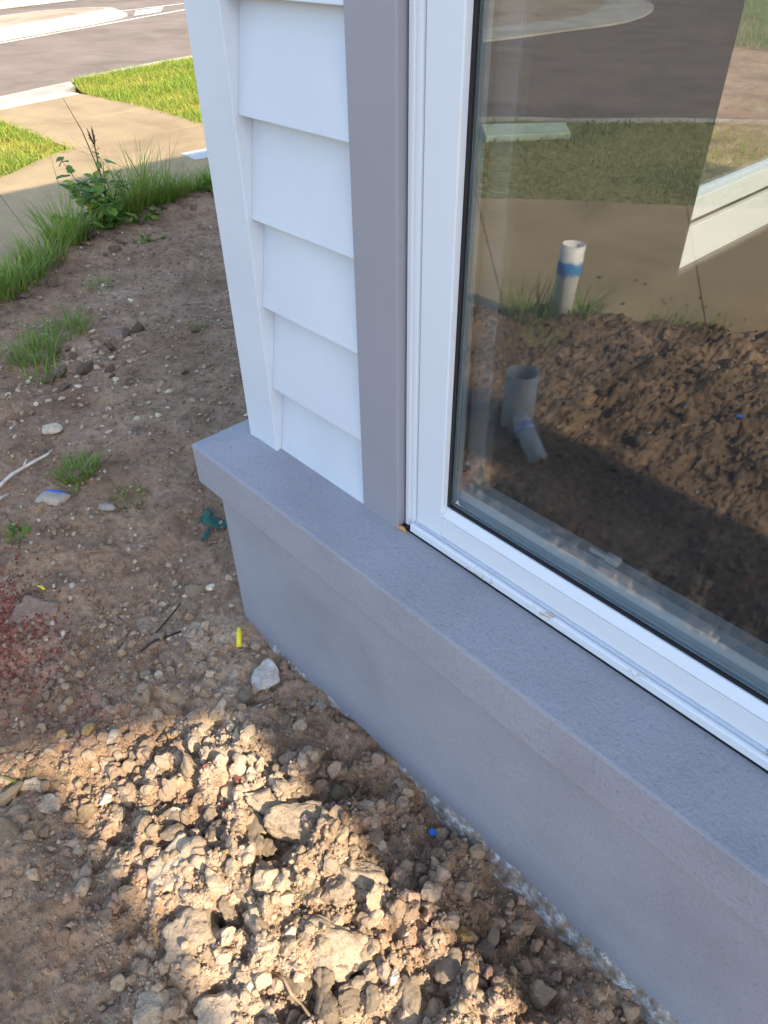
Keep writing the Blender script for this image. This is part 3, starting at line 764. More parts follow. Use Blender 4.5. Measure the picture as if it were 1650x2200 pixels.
SMALL = [(-.658,-.445,.043,.038),(-.622,-.466,.056,.049),(-.574,-.374,.042,.037),(-.536,-.340,.042,.036),(-.641,-.403,.043,.050),(-.413,-.239,.060,.036),(-.677,-.383,.067,.051),(-.699,-.445,.053,.043),(-.570,-.463,.074,.048),(-1.000,-.698,.053,.051),(-1.063,-.695,.038,.063),(-.885,-.555,.030,.038),(-.848,-.516,.040,.032),(-.791,-.504,.079,.045),(-.724,-.599,.034,.034),(-.320,-.259,.054,.038),(-.347,-.308,.054,.030),(-.137,-.208,.045,.045),(-.100,-.160,.036,.046),(-.249,-.199,.036,.031),(-1.293,-.137,.055,.052),(-.976,-.725,.063,.050),(-.699,-.296,.059,.035),(-.616,-.223,.039,.035),(-.264,-.296,.062,.044),(-.331,-.377,.053,.037),(-.418,-.497,.053,.037),(-.453,-.544,.045,.030),(-.217,-.293,.053,.044),(-.268,-.366,.061,.044),(-.353,-.475,.070,.044)]
protos = []; protos_dark = []
for k in range(9):
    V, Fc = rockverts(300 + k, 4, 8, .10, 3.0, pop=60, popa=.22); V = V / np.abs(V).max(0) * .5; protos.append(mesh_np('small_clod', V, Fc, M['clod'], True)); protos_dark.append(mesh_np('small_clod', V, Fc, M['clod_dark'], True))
def place(name, me, x, y, sx, sy, sz, sink, lab, cat, grp, z=None):
    o = link(bpy.data.objects.new(name, me)); zz = float(hbase(np.array([x]), np.array([y]))[0]) if z is None else z
    o.location = (x, y, zz + sz * (.5 - sink)); o.scale = (sx, sy, sz)
    o.rotation_euler = (random.uniform(-.5, .5), random.uniform(-.5, .5), random.uniform(0, 6.28)); tag(o, lab, cat, grp); return o
small = list(SMALL)
for k in range(105):
    x, y = rng.normal(-.50, .24), rng.normal(-.43, .13)
    if y > -.17 or x > .05: continue
    s = rng.uniform(.018, .042); small.append((x, y, s, s * rng.uniform(.7, 1.0)))
for k in range(55):
    x, y = rng.uniform(-1.5, .0), rng.uniform(-2.0, -1.05); s = rng.uniform(.02, .06); small.append((x, y, s, s * .8))
for k in range(46):                                                # lumps along the path edge and on the ridge below the tufts
    if k < 26:
        t = rng.uniform(24.5, 40); j = int(t); p = pin[j] * (1 - t + j) + pin[j + 1] * (t - j); nrm = np.array([pin[j + 1][1] - pin[j][1], -(pin[j + 1][0] - pin[j][0])]); nrm = -nrm / np.linalg.norm(nrm)
        x, y = p + nrm * rng.uniform(.12, .34); lab, grp = 'dark soil lump along the footpath edge under the grass', 'dark lumps along the path edge'
    else:
        x, y = rng.normal(-2.72, .16), rng.normal(.26, .20); lab, grp = 'dark soil lump on the pebbly ridge below the bushy grass tuft', 'dark lumps on the pebbly ridge'
    sz = rng.uniform(.03, .085)
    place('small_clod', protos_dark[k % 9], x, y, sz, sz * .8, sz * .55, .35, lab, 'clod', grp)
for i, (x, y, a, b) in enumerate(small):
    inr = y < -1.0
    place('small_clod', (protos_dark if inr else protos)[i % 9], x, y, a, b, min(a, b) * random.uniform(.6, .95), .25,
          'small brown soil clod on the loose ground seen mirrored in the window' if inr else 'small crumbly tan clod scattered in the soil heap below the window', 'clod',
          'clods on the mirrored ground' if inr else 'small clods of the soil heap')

o = rock('limestone_chip', -2.280, -.081, .075, .055, .032, YAW - .2, M['lime'], 201, 3, 8, .04, sink=.2, tilt=.15); tag(o, 'flat cream triangular limestone chip on the bare soil', 'stone')
o = rock('painted_stone', -1.913, -.235, .115, .075, .040, YAW, M['bluerock'], 202, 3, 10, .05, sink=.3); tag(o, 'tan half buried stone with a blue paint mark on top', 'stone')
o = rock('rubble_stone', -.957, -.152, .066, .085, .050, YAW - .3, M['palerock'], 203, 4, 10, .08, sink=.25, tilt=.2); tag(o, 'white and grey rubble stone leaning near the plinth', 'stone')
o = rock('splashed_stone', -.813, -.112, .026, .048, .028, YAW, M['greyrock'], 204, 3, 12, .06, sink=.2); tag(o, 'grey pebble with pale slurry touching the footing edge', 'stone')
o = rock('grey_stone', -1.763, -.137, .052, .040, .034, YAW, M['greyrock'], 205, 3, 10, .10, sink=.2); tag(o, 'rough grey stone right of the blue marked stone', 'stone')
o = rock('white_stone', -1.283, -.097, .034, .032, .022, YAW, M['lime'], 206, 3, 10, .06, sink=.2); tag(o, 'white chip among gravel just left of the plinth corner', 'stone')
o = rock('white_pebble', -.566, -.112, .020, .018, .014, 0, M['lime'], 207, 3, 30, .0, sink=.2); tag(o, 'smooth white round pebble beside the plinth', 'pebble')
o = rock('slate_chip', -2.09, .64, .07, .04, .015, YAW + .4, M['lime'], 208, 3, 8, .04, sink=.2); tag(o, 'long pale chip on the soil left of the corner post', 'stone')

# pale pebbles, individually
pp = []
for k in range(6):
    V, Fc = rockverts(400 + k, 2, 22, .03); V = V / np.abs(V).max(0) * .5; pp.append(mesh_np('pebble', V, Fc, M['pebble'], True))
pl = []
for k in range(6):
    V, Fc = rockverts(420 + k, 2, 9, .05); V = V / np.abs(V).max(0) * .5; pl.append(mesh_np('pebble', V, Fc, M['lime'], True))
n = 0
while n < 290:
    m_ = rng.random()
    if m_ < .36: x, y, s = rng.normal(-2.65, .3), rng.normal(.22, .18), rng.uniform(.014, .034)
    elif m_ < .68: x, y, s = rng.normal(-1.22, .13), rng.normal(-.20, .10), rng.uniform(.008, .022)
    elif m_ < .82: x, y, s = rng.uniform(-3.4, -1.2), rng.uniform(-.45, 1.0), rng.uniform(.010, .028)
    elif m_ < .92: x, y, s = rng.uniform(-1.0, .0), rng.uniform(-.26, -.12), rng.uniform(.008, .018)
    else: x, y, s = rng.uniform(-1.9, -1.3), rng.uniform(-.5, -.1), rng.uniform(.008, .018)
    if y > -.11 and x > -1.16: continue
    if edge_dist(np.array([x]), np.array([y]))[0] < .1: continue
    me = pl[n % 6] if rng.random() < .25 else pp[n % 6]
    z = float(hfull(np.array([x]), np.array([y]))[0])
    o = place('pebble', me, x, y, s, s * rng.uniform(.6, .95), s * rng.uniform(.45, .7), .3, 'small pale pebble scattered on the bare brown soil', 'pebble', 'pale pebbles on the soil', z)
    n += 1

# crumbs: loose soil grains nobody could count
def scatter_crumbs(name, X, Y, S, colfun, seed, sink=.2, sub=1):
    r = np.random.default_rng(seed); n = len(X); Z = hfull(X, Y)
    P = [rockverts(500 + k, sub, 7, .10 if sub > 1 else .0, 2.0, pop=22 if sub > 1 else 0, popa=.3)[0] for k in range(14)]; Fc = ICO[sub][1]; nv = P[0].shape[0]
    P = np.array(P); which = r.integers(0, 14, n)
    q = r.normal(size=(n, 4)); q /= np.linalg.norm(q, axis=1)[:, None]; w, a, b, c = q.T
    Rm = np.stack([1 - 2 * (b * b + c * c), 2 * (a * b - c * w), 2 * (a * c + b * w), 2 * (a * b + c * w), 1 - 2 * (a * a + c * c), 2 * (b * c - a * w), 2 * (a * c - b * w), 2 * (b * c + a * w), 1 - 2 * (a * a + b * b)], 1).reshape(n, 3, 3)
    sc = (S[:, None] * r.uniform(.6, 1.0, (n, 3)))[:, None, :] * .5
    V = np.einsum('nij,nvj->nvi', Rm, P[which] * sc); V += np.stack([X, Y, Z + S * (.4 - sink)], 1)[:, None, :]
    A = (Fc[None] + (np.arange(n) * nv)[:, None, None]).reshape(-1, 3)
    o = obj_np(name, V.reshape(-1, 3), A, M['crumb'], smooth=False)
    cl = np.repeat(colfun(r, X, Y, n), nv, axis=0); colattr(o.data, 'Col', cl); return o
def crumb_cols(r, X, Y, n):
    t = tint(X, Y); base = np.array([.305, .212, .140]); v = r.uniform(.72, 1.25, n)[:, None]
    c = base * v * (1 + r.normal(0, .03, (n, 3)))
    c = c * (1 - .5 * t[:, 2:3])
    c = c * (1 - t[:, 1:2] * .8) + np.array([.50, .395, .28]) * v * t[:, 1:2] * .8
    isr = (r.random(n) < t[:, 0] * .7)[:, None]; c = np.where(isr, np.array([.32, .12, .085]) * v, c)
    pale = (r.random(n) < .022)[:, None]; c = np.where(pale, np.array([.48, .42, .34]) * v, c)
    yel = (r.random(n) < .008)[:, None]; c = np.where(yel, np.array([.34, .22, .09]) * v, c)
    return np.concatenate([np.clip(c, .02, .8), np.ones((n, 1))], 1)
r9 = np.random.default_rng(99)
def crumb_field(n, smin, smax, pw, seed):
    r = np.random.default_rng(seed); x = r.uniform(-1.4, .08, n); y = r.uniform(-1.0, -.10, n); sz = smin + (smax - smin) * r.random(n) ** pw
    q = rough_map(x, y); k = (r.random(n) < .16 + .95 * q) & ~((y > -.108) & (x > -1.15)); return x[k], y[k], sz[k] * (.6 + .5 * q[k])
cx_, cy_, cs_ = crumb_field(62000, .0022, .010, 1.8, 91)
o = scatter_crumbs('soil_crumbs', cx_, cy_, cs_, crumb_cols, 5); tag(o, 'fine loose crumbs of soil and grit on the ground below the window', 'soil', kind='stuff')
cx_, cy_, cs_ = crumb_field(3800, .009, .036, 2.4, 92)
o = scatter_crumbs('soil_lumps', cx_, cy_, cs_, crumb_cols, 7, sub=3); tag(o, 'loose coarse lumps of dry soil strewn below the window', 'soil', kind='stuff')
N2 = 30000; cx_ = r9.uniform(-3.9, -1.25, N2); cy_ = r9.uniform(-.75, 1.6, N2); cs_ = .004 + .016 * r9.random(N2) ** 4
k_ = (edge_dist(cx_, cy_) > .03) & (r9.random(N2) < .35 + .5 * rough_map(cx_, cy_) + .35 * np.clip(fbm2(cx_ * 4, cy_ * 4, 3, 83), 0, 1)); cx_, cy_, cs_ = cx_[k_], cy_[k_], cs_[k_]
def grit_cols(r, X, Y, n):
    c = crumb_cols(r, X, Y, n); p = (r.random(n) < .09)[:, None]
    c[:, :3] = np.where(p, np.array([.46, .41, .34]) * r.uniform(.7, 1.2, n)[:, None], c[:, :3]); return c
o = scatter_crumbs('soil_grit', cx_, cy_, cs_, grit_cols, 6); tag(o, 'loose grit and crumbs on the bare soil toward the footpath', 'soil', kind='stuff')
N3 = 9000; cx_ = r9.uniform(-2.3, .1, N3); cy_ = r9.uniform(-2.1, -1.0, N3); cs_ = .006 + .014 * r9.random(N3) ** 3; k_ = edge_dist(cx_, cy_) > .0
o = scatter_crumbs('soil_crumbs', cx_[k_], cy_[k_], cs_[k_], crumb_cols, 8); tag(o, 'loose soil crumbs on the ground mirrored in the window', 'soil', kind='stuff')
# red crushed gravel at the left edge
N4 = 2600; cx_ = r9.normal(-1.56, .14, N4); cy_ = r9.normal(-.57, .075, N4); cs_ = r9.uniform(.004, .011, N4)
o = scatter_crumbs('red_gravel', cx_, cy_, cs_, lambda r, X, Y, n: np.concatenate([np.array([.25, .095, .072]) * r.uniform(.6, 1.3, n)[:, None], np.ones((n, 1))], 1), 11); tag(o, 'patch of crushed red brick gravel at the left edge', 'gravel', kind='stuff')
# soil bits fallen onto the mirrored path
N5 = 34; cx_ = r9.normal(-1.35, .35, N5); cy_ = r9.normal(-2.35, .16, N5)
k_ = edge_dist(cx_, cy_) < -.02
def onpath(X, Y, S):
    V, Fc = ICO[1]; n = len(X); P = V[None] * (S[:, None, None] * .5 * r9.uniform(.6, 1, (n, 1, 3))); P += np.stack([X, Y, np.full(n, ZP) + S * .2], 1)[:, None]
    return P.reshape(-1, 3), (Fc[None] + (np.arange(n) * len(V))[:, None, None]).reshape(-1, 3)
Vp, Fp = onpath(cx_[k_], cy_[k_], r9.uniform(.008, .026, k_.sum()))
o = obj_np('soil_crumbs', Vp, Fp, M['clod_dark']); tag(o, 'dark soil bits dropped along the footpath edge', 'soil', kind='stuff')

# ------------------------------------------------------------------ small litter
def gz(x, y, d=0.0): return float(hfull(np.array([x]), np.array([y]))[0]) + d
def path3(P, d): return [(x, y, gz(x, y, d + (random.uniform(0, .006)))) for x, y in P]
tw = tube('twig', path3([(-2.04, -.39), (-2.073, -.329), (-2.103, -.282), (-2.129, -.232), (-2.131, -.198), (-2.135, -.158), (-2.157, -.132)], .012), [.0065, .006, .0055, .005, .0045, .004, .0025], M['twig'])
tag(tw, 'bleached white forked twig lying on the soil at left', 'twig')
tube('side_shoot', path3([(-2.129, -.232), (-2.160, -.213)], .014), [.004, .002], M['twig'], tw)
t2 = tube('twig', path3([(-1.97, -.40), (-2.011, -.352), (-2.028, -.322)], .01), [.0045, .0045, .003], M['twig']); tag(t2, 'short pale stick end at the left edge near the marked stone', 'twig')
w1 = tube('wire', path3([(-1.216, -.329), (-1.219, -.291), (-1.216, -.267), (-1.2, -.229)], .008), [.0022, .003, .003, .0022], M['wire']); tag(w1, 'short bent black wire nearer the sunlit patch', 'wire')
w2 = tube('wire', path3([(-1.234, -.276), (-1.262, -.235), (-1.289, -.18)], .010), [.002, .0022, .0018], M['wire']); tag(w2, 'thin straight black wire crossing the gravel toward the plinth', 'wire')
rt = tube('dry_root', path3([(-.444, -.506), (-.42, -.5), (-.397, -.504), (-.38, -.499), (-.357, -.501)], .014), [.002, .0025, .003, .0025, .002], M['root']); tag(rt, 'thin dry root curling over the sunlit soil at the bottom', 'root')
for (P, lab) in (([(-1.62, -.27), (-1.60, -.23), (-1.61, -.19)], 'fine pale dry grass stem lying on shaded soil at left'), ([(-1.58, -.13), (-1.55, -.10), (-1.56, -.06)], 'curled pale dry grass stem on shaded soil near the green netting')):
    tag(tube('dry_grass', path3(P, .004), .0012, M['root'], sides=5), lab, 'stem')
yb = tube('yellow_plug', path3([(-1.103, -.126), (-1.090, -.135), (-1.068, -.154)], .008), [.0065, .007, .006], M['yellow'], sides=10); tag(yb, 'bright yellow curved plastic plug near the plinth corner', 'plug')
def flake(name, x, y, pts, mat, lab, cat):
    z = gz(x, y, .008); V = [(x + a, y + b, z + c) for a, b, c in pts]; n = len(V); V += [(v[0], v[1], v[2] - .0015) for v in V]
    Fc = [tuple(range(n)), tuple(range(n, 2 * n))[::-1]] + [(i, (i + 1) % n, n + (i + 1) % n, n + i) for i in range(n)]
    return tag(obj_py(name, V, Fc, mat), lab, cat)
flake('plastic_scrap', -.449, -.136, [(-.008, -.004, 0), (.004, -.007, .002), (.009, .001, .004), (.002, .006, .001), (-.006, .005, .003)], M['blue'], 'tiny bright blue plastic scrap on shaded soil beside the plinth', 'scrap')
flake('plastic_scrap', -.72, -1.57, [(-.015, -.006, 0), (.006, -.01, .004), (.016, .004, .006), (-.006, .01, .002)], M['blue'], 'blue plastic scrap on the soil mirrored in the window', 'scrap')
tag(tube('straw_bit', path3([(-1.597, -.416), (-1.585, -.412), (-1.573, -.408)], .006), .0028, M['yellow'], sides=6), 'short yellow straw end near the rosy clod', 'straw')
# green woven netting scrap
net = empty('netting_scrap', (-1.50, .04, gz(-1.50, .04))); tag(net, 'crumpled green woven netting scrap beside the plinth end', 'netting'); net.scale = (.8, .8, .8)
def ribbon(name, c, L, W, a, curl, seed, parent):
    V, Fc = [], []; r = np.random.default_rng(seed)
    for i in range(9):
        t = i / 8
        for j in range(5):
            s = j / 4 - .5
            V.append((c[0] + math.cos(a) * (t - .5) * L - math.sin(a) * s * W * (1 - .4 * abs(t - .5)), c[1] + math.sin(a) * (t - .5) * L + math.cos(a) * s * W * (1 - .4 * abs(t - .5)),
                      c[2] + .012 + curl * math.sin(t * 5 + seed) + curl * .7 * math.cos(s * 7 + t * 3 + seed) + r.uniform(-.002, .002)))
    for i in range(8):
        for j in range(4): Fc.append((i * 5 + j, i * 5 + j + 1, i * 5 + j + 6, i * 5 + j + 5))
    o = obj_py(name, V, Fc, M['net'], parent, smooth=True); sm = o.modifiers.new('solid', 'SOLIDIFY'); sm.thickness = .002; return o
ribbon('strip', (.025, .015, .006), .085, .050, .55, .010, 1, net); ribbon('strip', (-.035, .010, .010), .045, .038, 1.6, .014, 4, net); ribbon('strip', (.048, -.045, .0), .060, .014, -1.0, .004, 7, net)

# pipes and bottle that the window mirrors
PX, PY = -1.62, -1.80
pz = float(hbase(np.array([PX]), np.array([PY]))[0])
p1 = empty('pvc_pipe', (PX, PY, pz)); tag(p1, 'white plastic pipe with blue band standing in the soil, mirrored in window', 'pipe')
lathe('pipe_body', [(.0455, -.1), (.0455, .165), (.049, .170), (.049, .235), (.0465, .238), (.0465, .285), (.0425, .285), (.0425, -.1)], M['pipe_white'], p1)
p1.rotation_euler = (.05, .03, 0)
QX, QY = -1.221, -1.025; qz = float(hbase(np.array([QX]), np.array([QY]))[0])
p2 = lathe('pipe_stub', [(.052, -.1), (.052, .195), (.0485, .195), (.0485, -.1)], M['pipe_grey'], loc=(QX, QY, qz)); tag(p2, 'short grey open pipe stub seen dimly in the window glass', 'pipe')
def bottle():
    mt, nt, b = new_mat('bottle_plastic'); b.inputs['Base Color'].default_value = (.62, .66, .70, 1); b.inputs['Roughness'].default_value = .15; b.inputs['Alpha'].default_value = .5
    root = empty('water_bottle', (-1.125, -.955, qz + .034)); tag(root, 'clear crumpled water bottle leaning beside the grey pipe stub', 'bottle')
    pr = [(.0, -.10), (.028, -.10), (.032, -.095)]
    for k in range(9): pr += [(.032, -.09 + k * .013), (.0295, -.0835 + k * .013)]
    pr += [(.031, .035), (.026, .06), (.013, .085), (.012, .10), (.0, .10)]
    lathe('bottle_body', pr, mt, root, 24, closed=False)
    lathe('bottle_label', [(.0325, .008), (.0325, .030), (.0315, .030), (.0315, .008)], M['label'], root, 24)
    lathe('cap', [(.0, .118), (.0145, .118), (.0145, .099), (.0, .099)], M['winder'], root, 20, closed=False)
    d = Vector((-.11, -.055, .05)).normalized(); root.rotation_euler = d.to_track_quat('Z', 'Y').to_euler()
bottle()

# ------------------------------------------------------------------ vegetation
def blades(name, BX, BY, BZ, H, W, lean, curve, cols, mat, parent=None, seed=0, az=None):
    r = np.random.default_rng(seed); n = len(BX); az = r.uniform(0, 6.283, n) if az is None else az
    d = np.stack([np.cos(az), np.sin(az)], 1); sdv = np.stack([-d[:, 1], d[:, 0]], 1); T = np.array([0, .38, .72, 1.0]); Wd = np.array([1, .85, .5, 0])
    V = np.zeros((n, 7, 3))
    for k in range(4):
        t = T[k]; out = H * (lean * t + curve * t * t); up_ = H * (t - .35 * np.abs(curve) * t * t)
        c = np.stack([BX + d[:, 0] * out, BY + d[:, 1] * out, BZ + up_], 1)
        w = (W * Wd[k] / 2)[:, None] * sdv; w = np.concatenate([w, np.zeros((n, 1))], 1)
        if k < 3: V[:, 2 * k] = c - w; V[:, 2 * k + 1] = c + w
        else: V[:, 6] = c
    tri = np.array([(0, 1, 3), (0, 3, 2), (2, 3, 5), (2, 5, 4), (4, 5, 6)])
    A = (tri[None] + (np.arange(n) * 7)[:, None, None]).reshape(-1, 3)
    o = obj_np(name, V.reshape(-1, 3), A, mat, parent, smooth=True)
    c = np.repeat(np.concatenate([cols, np.ones((n, 1))], 1), 7, axis=0); colattr(o.data, 'Col', c); return o
def gcols(r, n, base, alt, p=.3, v=.25):
    k = (r.random(n) < p)[:, None]; return np.clip(np.where(k, np.array(alt), np.array(base)) * r.uniform(1 - v, 1 + v, n)[:, None], 0, 1)
def tuft(x, y, n, hgt, spread, lab, cat='grass tuft', grp=None, base=(.075, .15, .035), alt=(.14, .19, .06), lean=.5, seed=0, w=.004):
    r = np.random.default_rng(seed + 1000); a = r.uniform(0, 6.283, n); q = spread * np.sqrt(r.random(n))
    root = empty('grass_tuft', (x, y, gz(x, y) - .006)); tag(root, lab, cat, grp)
    bx = np.cos(a) * q; by = np.sin(a) * q; zz = hbase(x + bx, y + by) - float(hbase(np.array([x]), np.array([y]))[0])
    H = hgt * r.uniform(.35, 1.05, n)
    if hgt > .15:
        k = r.random(n) < .06; H[k] *= 1.55
    dry = r.random(n) < .07; c = gcols(r, n, base, alt); c[dry] = np.array([.30, .24, .12])
    blades('blades', bx, by, zz, H, w * r.uniform(.6, 1.3, n), r.uniform(.05, lean, n), r.uniform(.0, .75, n), c, M['blade'], root, seed, a + r.normal(0, .8, n)); return root
def lawn(name, poly, n, lab, hgt=.055, base=(.24, .33, .04), alt=(.43, .39, .07), seed=1, z=-.09, dens=None):
    r = np.random.default_rng(seed); P = np.array(poly); lo, hi = P.min(0), P.max(0); X = r.uniform(lo[0], hi[0], n * 3); Y = r.uniform(lo[1], hi[1], n * 3)
    ins = np.zeros(len(X), bool); j = len(P) - 1
    for i in range(len(P)):
        c = ((P[i, 1] > Y) != (P[j, 1] > Y)) & (X < (P[j, 0] - P[i, 0]) * (Y - P[i, 1]) / (P[j, 1] - P[i, 1] + 1e-12) + P[i, 0]); ins ^= c; j = i
    if dens is not None: ins &= r.random(len(X)) < dens(X, Y)
    X, Y = X[ins][:n], Y[ins][:n]; m_ = len(X); patch = np.clip(.5 + .8 * fbm2(X * 1.6, Y * 1.6, 3, seed + 5), 0, 1)
    k = (r.random(m_) < .15 + .75 * patch)[:, None]; c = np.where(k, np.array(alt), np.array(base)) * r.uniform(.7, 1.3, m_)[:, None]
    H = hgt * r.uniform(.4, 1.2, m_) * (1.25 - .5 * patch)
    o = blades(name, X, Y, np.full(m_, z), H, .007 * r.uniform(.6, 1.4, m_), r.uniform(.1, .9, m_), r.uniform(0, .8, m_), np.clip(c, 0, .8), M['blade'], None, seed)
    return tag(o, lab, 'grass', kind='stuff')

M['thatch'] = simple('lawn_thatch', (.24, .22, .07), .95, .5, 30, 90, .01)
out_l = [tuple(p) for p in pout if p[1] < 1.75 and p[1] > -6.1]
kl = [tuple(p) for p in kerb if p[1] < 1.7 and p[1] > -8.9]
LL = [(-6.28, 1.82), (-7.8, 1.81), (-8.35, 2.0), (-8.9, 2.1)] + kl + out_l[::-1]
kr = [tuple(p) for p in kerb if 3.35 < p[1] < 12][::-1]
LR = [(-6.30, 3.00), (-7.3, 3.03), (-8.3, 2.94), (-8.84, 3.05), (-9.36, 3.20)] + kr + [(-6.7, 11.9), (-6.56, 6.5), (-6.52, 4.6)]
flat('lawn_bed', LL, -.078, M['thatch']); flat('lawn_bed', LR, -.078, M['thatch'])
lawn('lawn', [(-6.26, 1.83), (-7.8, 1.82), (-8.7, 2.02), (-8.7, 1.4), (-8.2, .3), (-6.3, .1), (-5.9, .98)], 26000, 'sunlit yellow green lawn at the left edge beside the footpath', seed=11)
lawn('lawn', [p for p in LL if p[1] < .25], 42000, 'green verge lawn between footpath and kerb, mirrored in the window', seed=12, base=(.15, .21, .05), alt=(.25, .23, .09))
lawn('lawn', [(-6.24, 2.98), (-7.3, 3.02), (-8.3, 2.93), (-8.84, 3.04), (-9.36, 3.19), (-9.47, 3.45), (-9.92, 5.1), (-10.1, 6.5), (-6.56, 6.5), (-6.52, 4.6)], 60000, 'sunlit yellow green lawn between the road and the house corner', hgt=.065, seed=13)
lawn('lawn', [(-21.6, 6.9), (-22.2, 8.8), (-24.5, 9), (-24.0, 5.0), (-20.8, 5.0)], 9000, 'bright grass strip beyond the far kerb', hgt=.12, seed=14)
lawn('lawn', [(-1.3, 4.3), (-1.6, 3.6), (-3.6, 4.0), (-4.4, 6.5), (-3.0, 7.0), (-2.0, 6.0)], 9000, 'sparse yellowing grass seen through the end window', hgt=.07, seed=15, z=-.04, dens=lambda x, y: np.clip(.2 + 1.2 * fbm2(x * 3, y * 3, 3, 5), 0, 1))
lawn('lawn', [(-4.7, 10.5), (-4.2, 18), (-10, 18), (-6.5, 11)], 20000, 'green grass far off seen through the end window', hgt=.14, seed=16, z=-.10, base=(.10, .2, .04), alt=(.2, .25, .06))

# clumps along the path edge
EDGE = [(-3.517, .229, 330, .17, .11, 'dense low grass clump at the far left path edge'),
        (-3.62, .356, 330, .16, .11, 'dense low grass clump second from the left on the path edge'),
        (-3.743, .522, 230, .17, .10, 'thin grass clump left of the spiky clump on the path edge'),
        (-3.912, .719, 260, .30, .09, 'spiky grass clump with long arching blades left of the leafy weed'),
        (-4.072, .93, 240, .22, .10, 'grass growing through the foot of the leafy weed'),
        (-4.20, 1.24, 420, .40, .11, 'tallest dark green grass clump right of the leafy weed'),
        (-4.233, 1.40, 320, .29, .10, 'dark grass clump right of the tallest clump'),
        (-4.285, 1.56, 340, .19, .11, 'fine bright grass clump third from the corner post'),
        (-4.34, 1.72, 340, .17, .11, 'fine bright grass clump second from the corner post'),
        (-4.359, 1.88, 320, .17, .11, 'grass clump on the path edge just left of the corner post')]
for i, (x, y, n, h, s, lab) in enumerate(EDGE): tuft(x, y, n, h, s, lab, seed=20 + i, lean=.55, base=(.19, .30, .045), alt=(.31, .37, .08), w=.006)
MID = [(-2.876, .104, 230, .13, .09, 'bushy grass tuft with arching blades at the left of the soil'), (-2.98, .296, 150, .09, .10, 'lower grass tuft behind the bushy one at left'),
       (-2.70, .06, 60, .10, .06, 'sparse grass blades below the bushy tuft at left'), (-1.987, -.124, 300, .055, .06, 'small bright green grass tuft above the blue marked stone'),
       (-3.307, .592, 40, .08, .05, 'small grass sprout on the upper soil slope'), (-1.756, -.071, 70, .035, .05, 'faint thin grass patch right of the rough grey stone'),
       (-1.07, -.66, 14, .05, .012, 'thin grass sprig among flakes at the lit left edge'), (-1.03, -.60, 8, .045, .008, 'single grass sprig at the shadow line on the left'),
       (-1.046, -.339, 16, .018, .015, 'tiny weed sprout at the top of the sunlit patch'), (-1.92, -.18, 30, .03, .03, 'few short blades between small tuft and marked stone'),
       (-2.631, .712, 20, .05, .03, 'tiny pale sprout near the corner post on the soil'), (-1.82, -.38, 26, .06, .03, 'small leafy sprout low at the left edge'),
       (-1.70, -1.70, 150, .16, .10, 'grass tuft left of the white pipe, mirrored in window'), (-1.58, -1.88, 170, .14, .09, 'grass tuft right of the white pipe, mirrored in window'),
       (-1.28, -2.06, 160, .13, .09, 'grass tuft on the mirrored path edge right of the pipe'), (-1.12, -2.12, 90, .10, .07, 'smaller grass tuft at the right on the mirrored path edge'), (-1.50, -1.53, 60, .12, .07, 'sparse grass in front of the white pipe, mirrored')]
for i, (x, y, n, h, s, lab) in enumerate(MID): tuft(x, y, n, h, s, lab, seed=60 + i, lean=.8, base=(.17, .28, .045), alt=(.26, .32, .08), w=.0045 if x < -1.5 else .002)

# leafy weed
def leaf_mesh(L, W, seed):
    r = np.random.default_rng(seed); V = []; Fc = []
    prof = [(0, .05), (.15, .55), (.35, 1.0), (.55, .8), (.62, .95), (.8, .5), (1.0, .02)]
    for (t, w) in prof:
        for s in (-1, 0, 1): V.append((t * L, s * w * W / 2, -.10 * L * t * t + (.12 * W * abs(s)) + .02 * L * r.uniform(-1, 1)))
    for i in range(len(prof) - 1):
        for j in range(2): a = i * 3 + j; Fc.append((a, a + 1, a + 4, a + 3))
    return np.array(V), np.array(Fc)
LM = []
for k in range(5):
    V, Fc = leaf_mesh(.075, .055, k); me = mesh_np('leaf', V, Fc, M['leaf'], True); r = np.random.default_rng(k)
    colattr(me, 'Col', np.tile(np.array([[.16, .28, .05, 1], [.20, .34, .05, 1], [.12, .23, .05, 1], [.27, .38, .06, 1], [.14, .25, .07, 1]][k]), (len(V), 1))); LM.append(me)
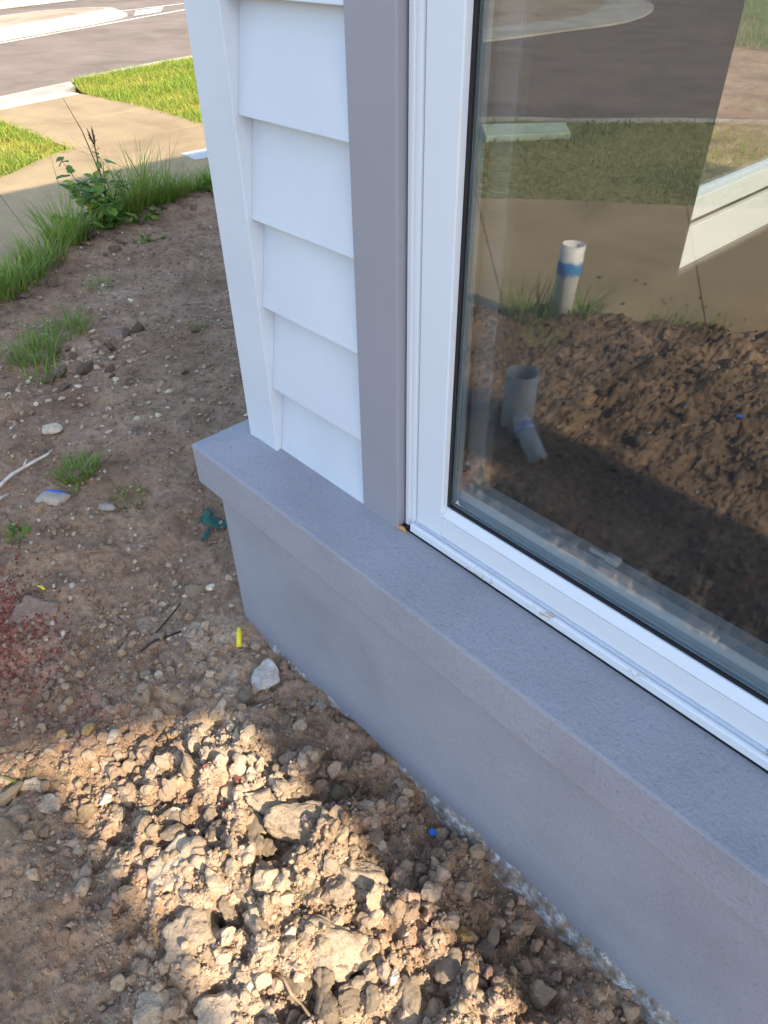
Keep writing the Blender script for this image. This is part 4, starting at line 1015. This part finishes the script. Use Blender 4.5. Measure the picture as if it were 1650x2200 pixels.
def leafy(x, y, h, nst, nl, spread, lab, seed, lscale=1.0, stalk=False):
    r = np.random.default_rng(seed); root = empty('leafy_weed', (x, y, gz(x, y) - .01)); tag(root, lab, 'weed')
    for s in range(nst):
        a = r.uniform(0, 6.28); q = spread * r.uniform(.2, 1); hh = h * r.uniform(.55, 1)
        P = [(0, 0, 0), (q * .5 * math.cos(a), q * .5 * math.sin(a), hh * .55), (q * math.cos(a), q * math.sin(a), hh)]
        tube('stem', P, [.004, .003, .0015], M['stem'], root, 5)
        for k in range(nl // nst):
            t = r.uniform(.12, 1); c = np.array(P[0]) * (1 - t) + np.array(P[2]) * t; b = r.uniform(0, 6.28)
            o = link(bpy.data.objects.new('leaf', LM[r.integers(0, 5)]), root); o.location = tuple(c + r.normal(0, .012, 3)); o.rotation_euler = (r.uniform(-.5, .5), r.uniform(-.5, .7), b); sc = lscale * r.uniform(.5, 1.15); o.scale = (sc, sc, sc)
    if stalk:
        P = [(.0, .02, 0), (-.005, .025, .25), (.0, .03, .42)]; tube('flower_stalk', P, [.005, .004, .003], M['stem'], root, 6)
        for k in range(9): o = link(bpy.data.objects.new('leaf', LM[k % 5]), root); o.location = (.0, .03, .36 + .012 * k); o.rotation_euler = (r.uniform(-.6, .6), -.6, k * 2.4); o.scale = (.35,) * 3
        for k in range(7):
            a = k * 2.1; tube('seed_head', [(0, .03, .42), (.012 * math.cos(a), .03 + .012 * math.sin(a), .44 + .008 * k), (.018 * math.cos(a), .03 + .018 * math.sin(a), .46 + .009 * k)], [.0015, .004, .0015], M['stem'], root, 5)
        tube('seed_stalk', [(.0, .02, .3), (.01, -.02, .5), (.02, -.08, .66)], [.003, .0025, .001], M['stem'], root, 5)
    return root
leafy(-4.06, 1.02, .36, 10, 220, .20, 'tall leafy weed with dark seed stalk at the path edge', 5, 1.05, True)
leafy(-4.0, .84, .16, 6, 50, .14, 'low dark leafy weed left of the tall one on the path edge', 6, 1.0)
leafy(-4.02, 1.18, .07, 8, 64, .15, 'low round leaved weed spreading on soil under the tall grass', 7, .75)
leafy(-3.76, 1.05, .03, 5, 25, .10, 'small flat weed on the soil below the leafy weeds', 8, .5)
leafy(-1.84, -.36, .05, 3, 12, .04, 'tiny bright leaved seedling at the left edge', 9, .35)
leafy(-4.19, 1.75, .05, 4, 18, .06, 'small leaf cluster on soil by the corner post grass', 10, .6)
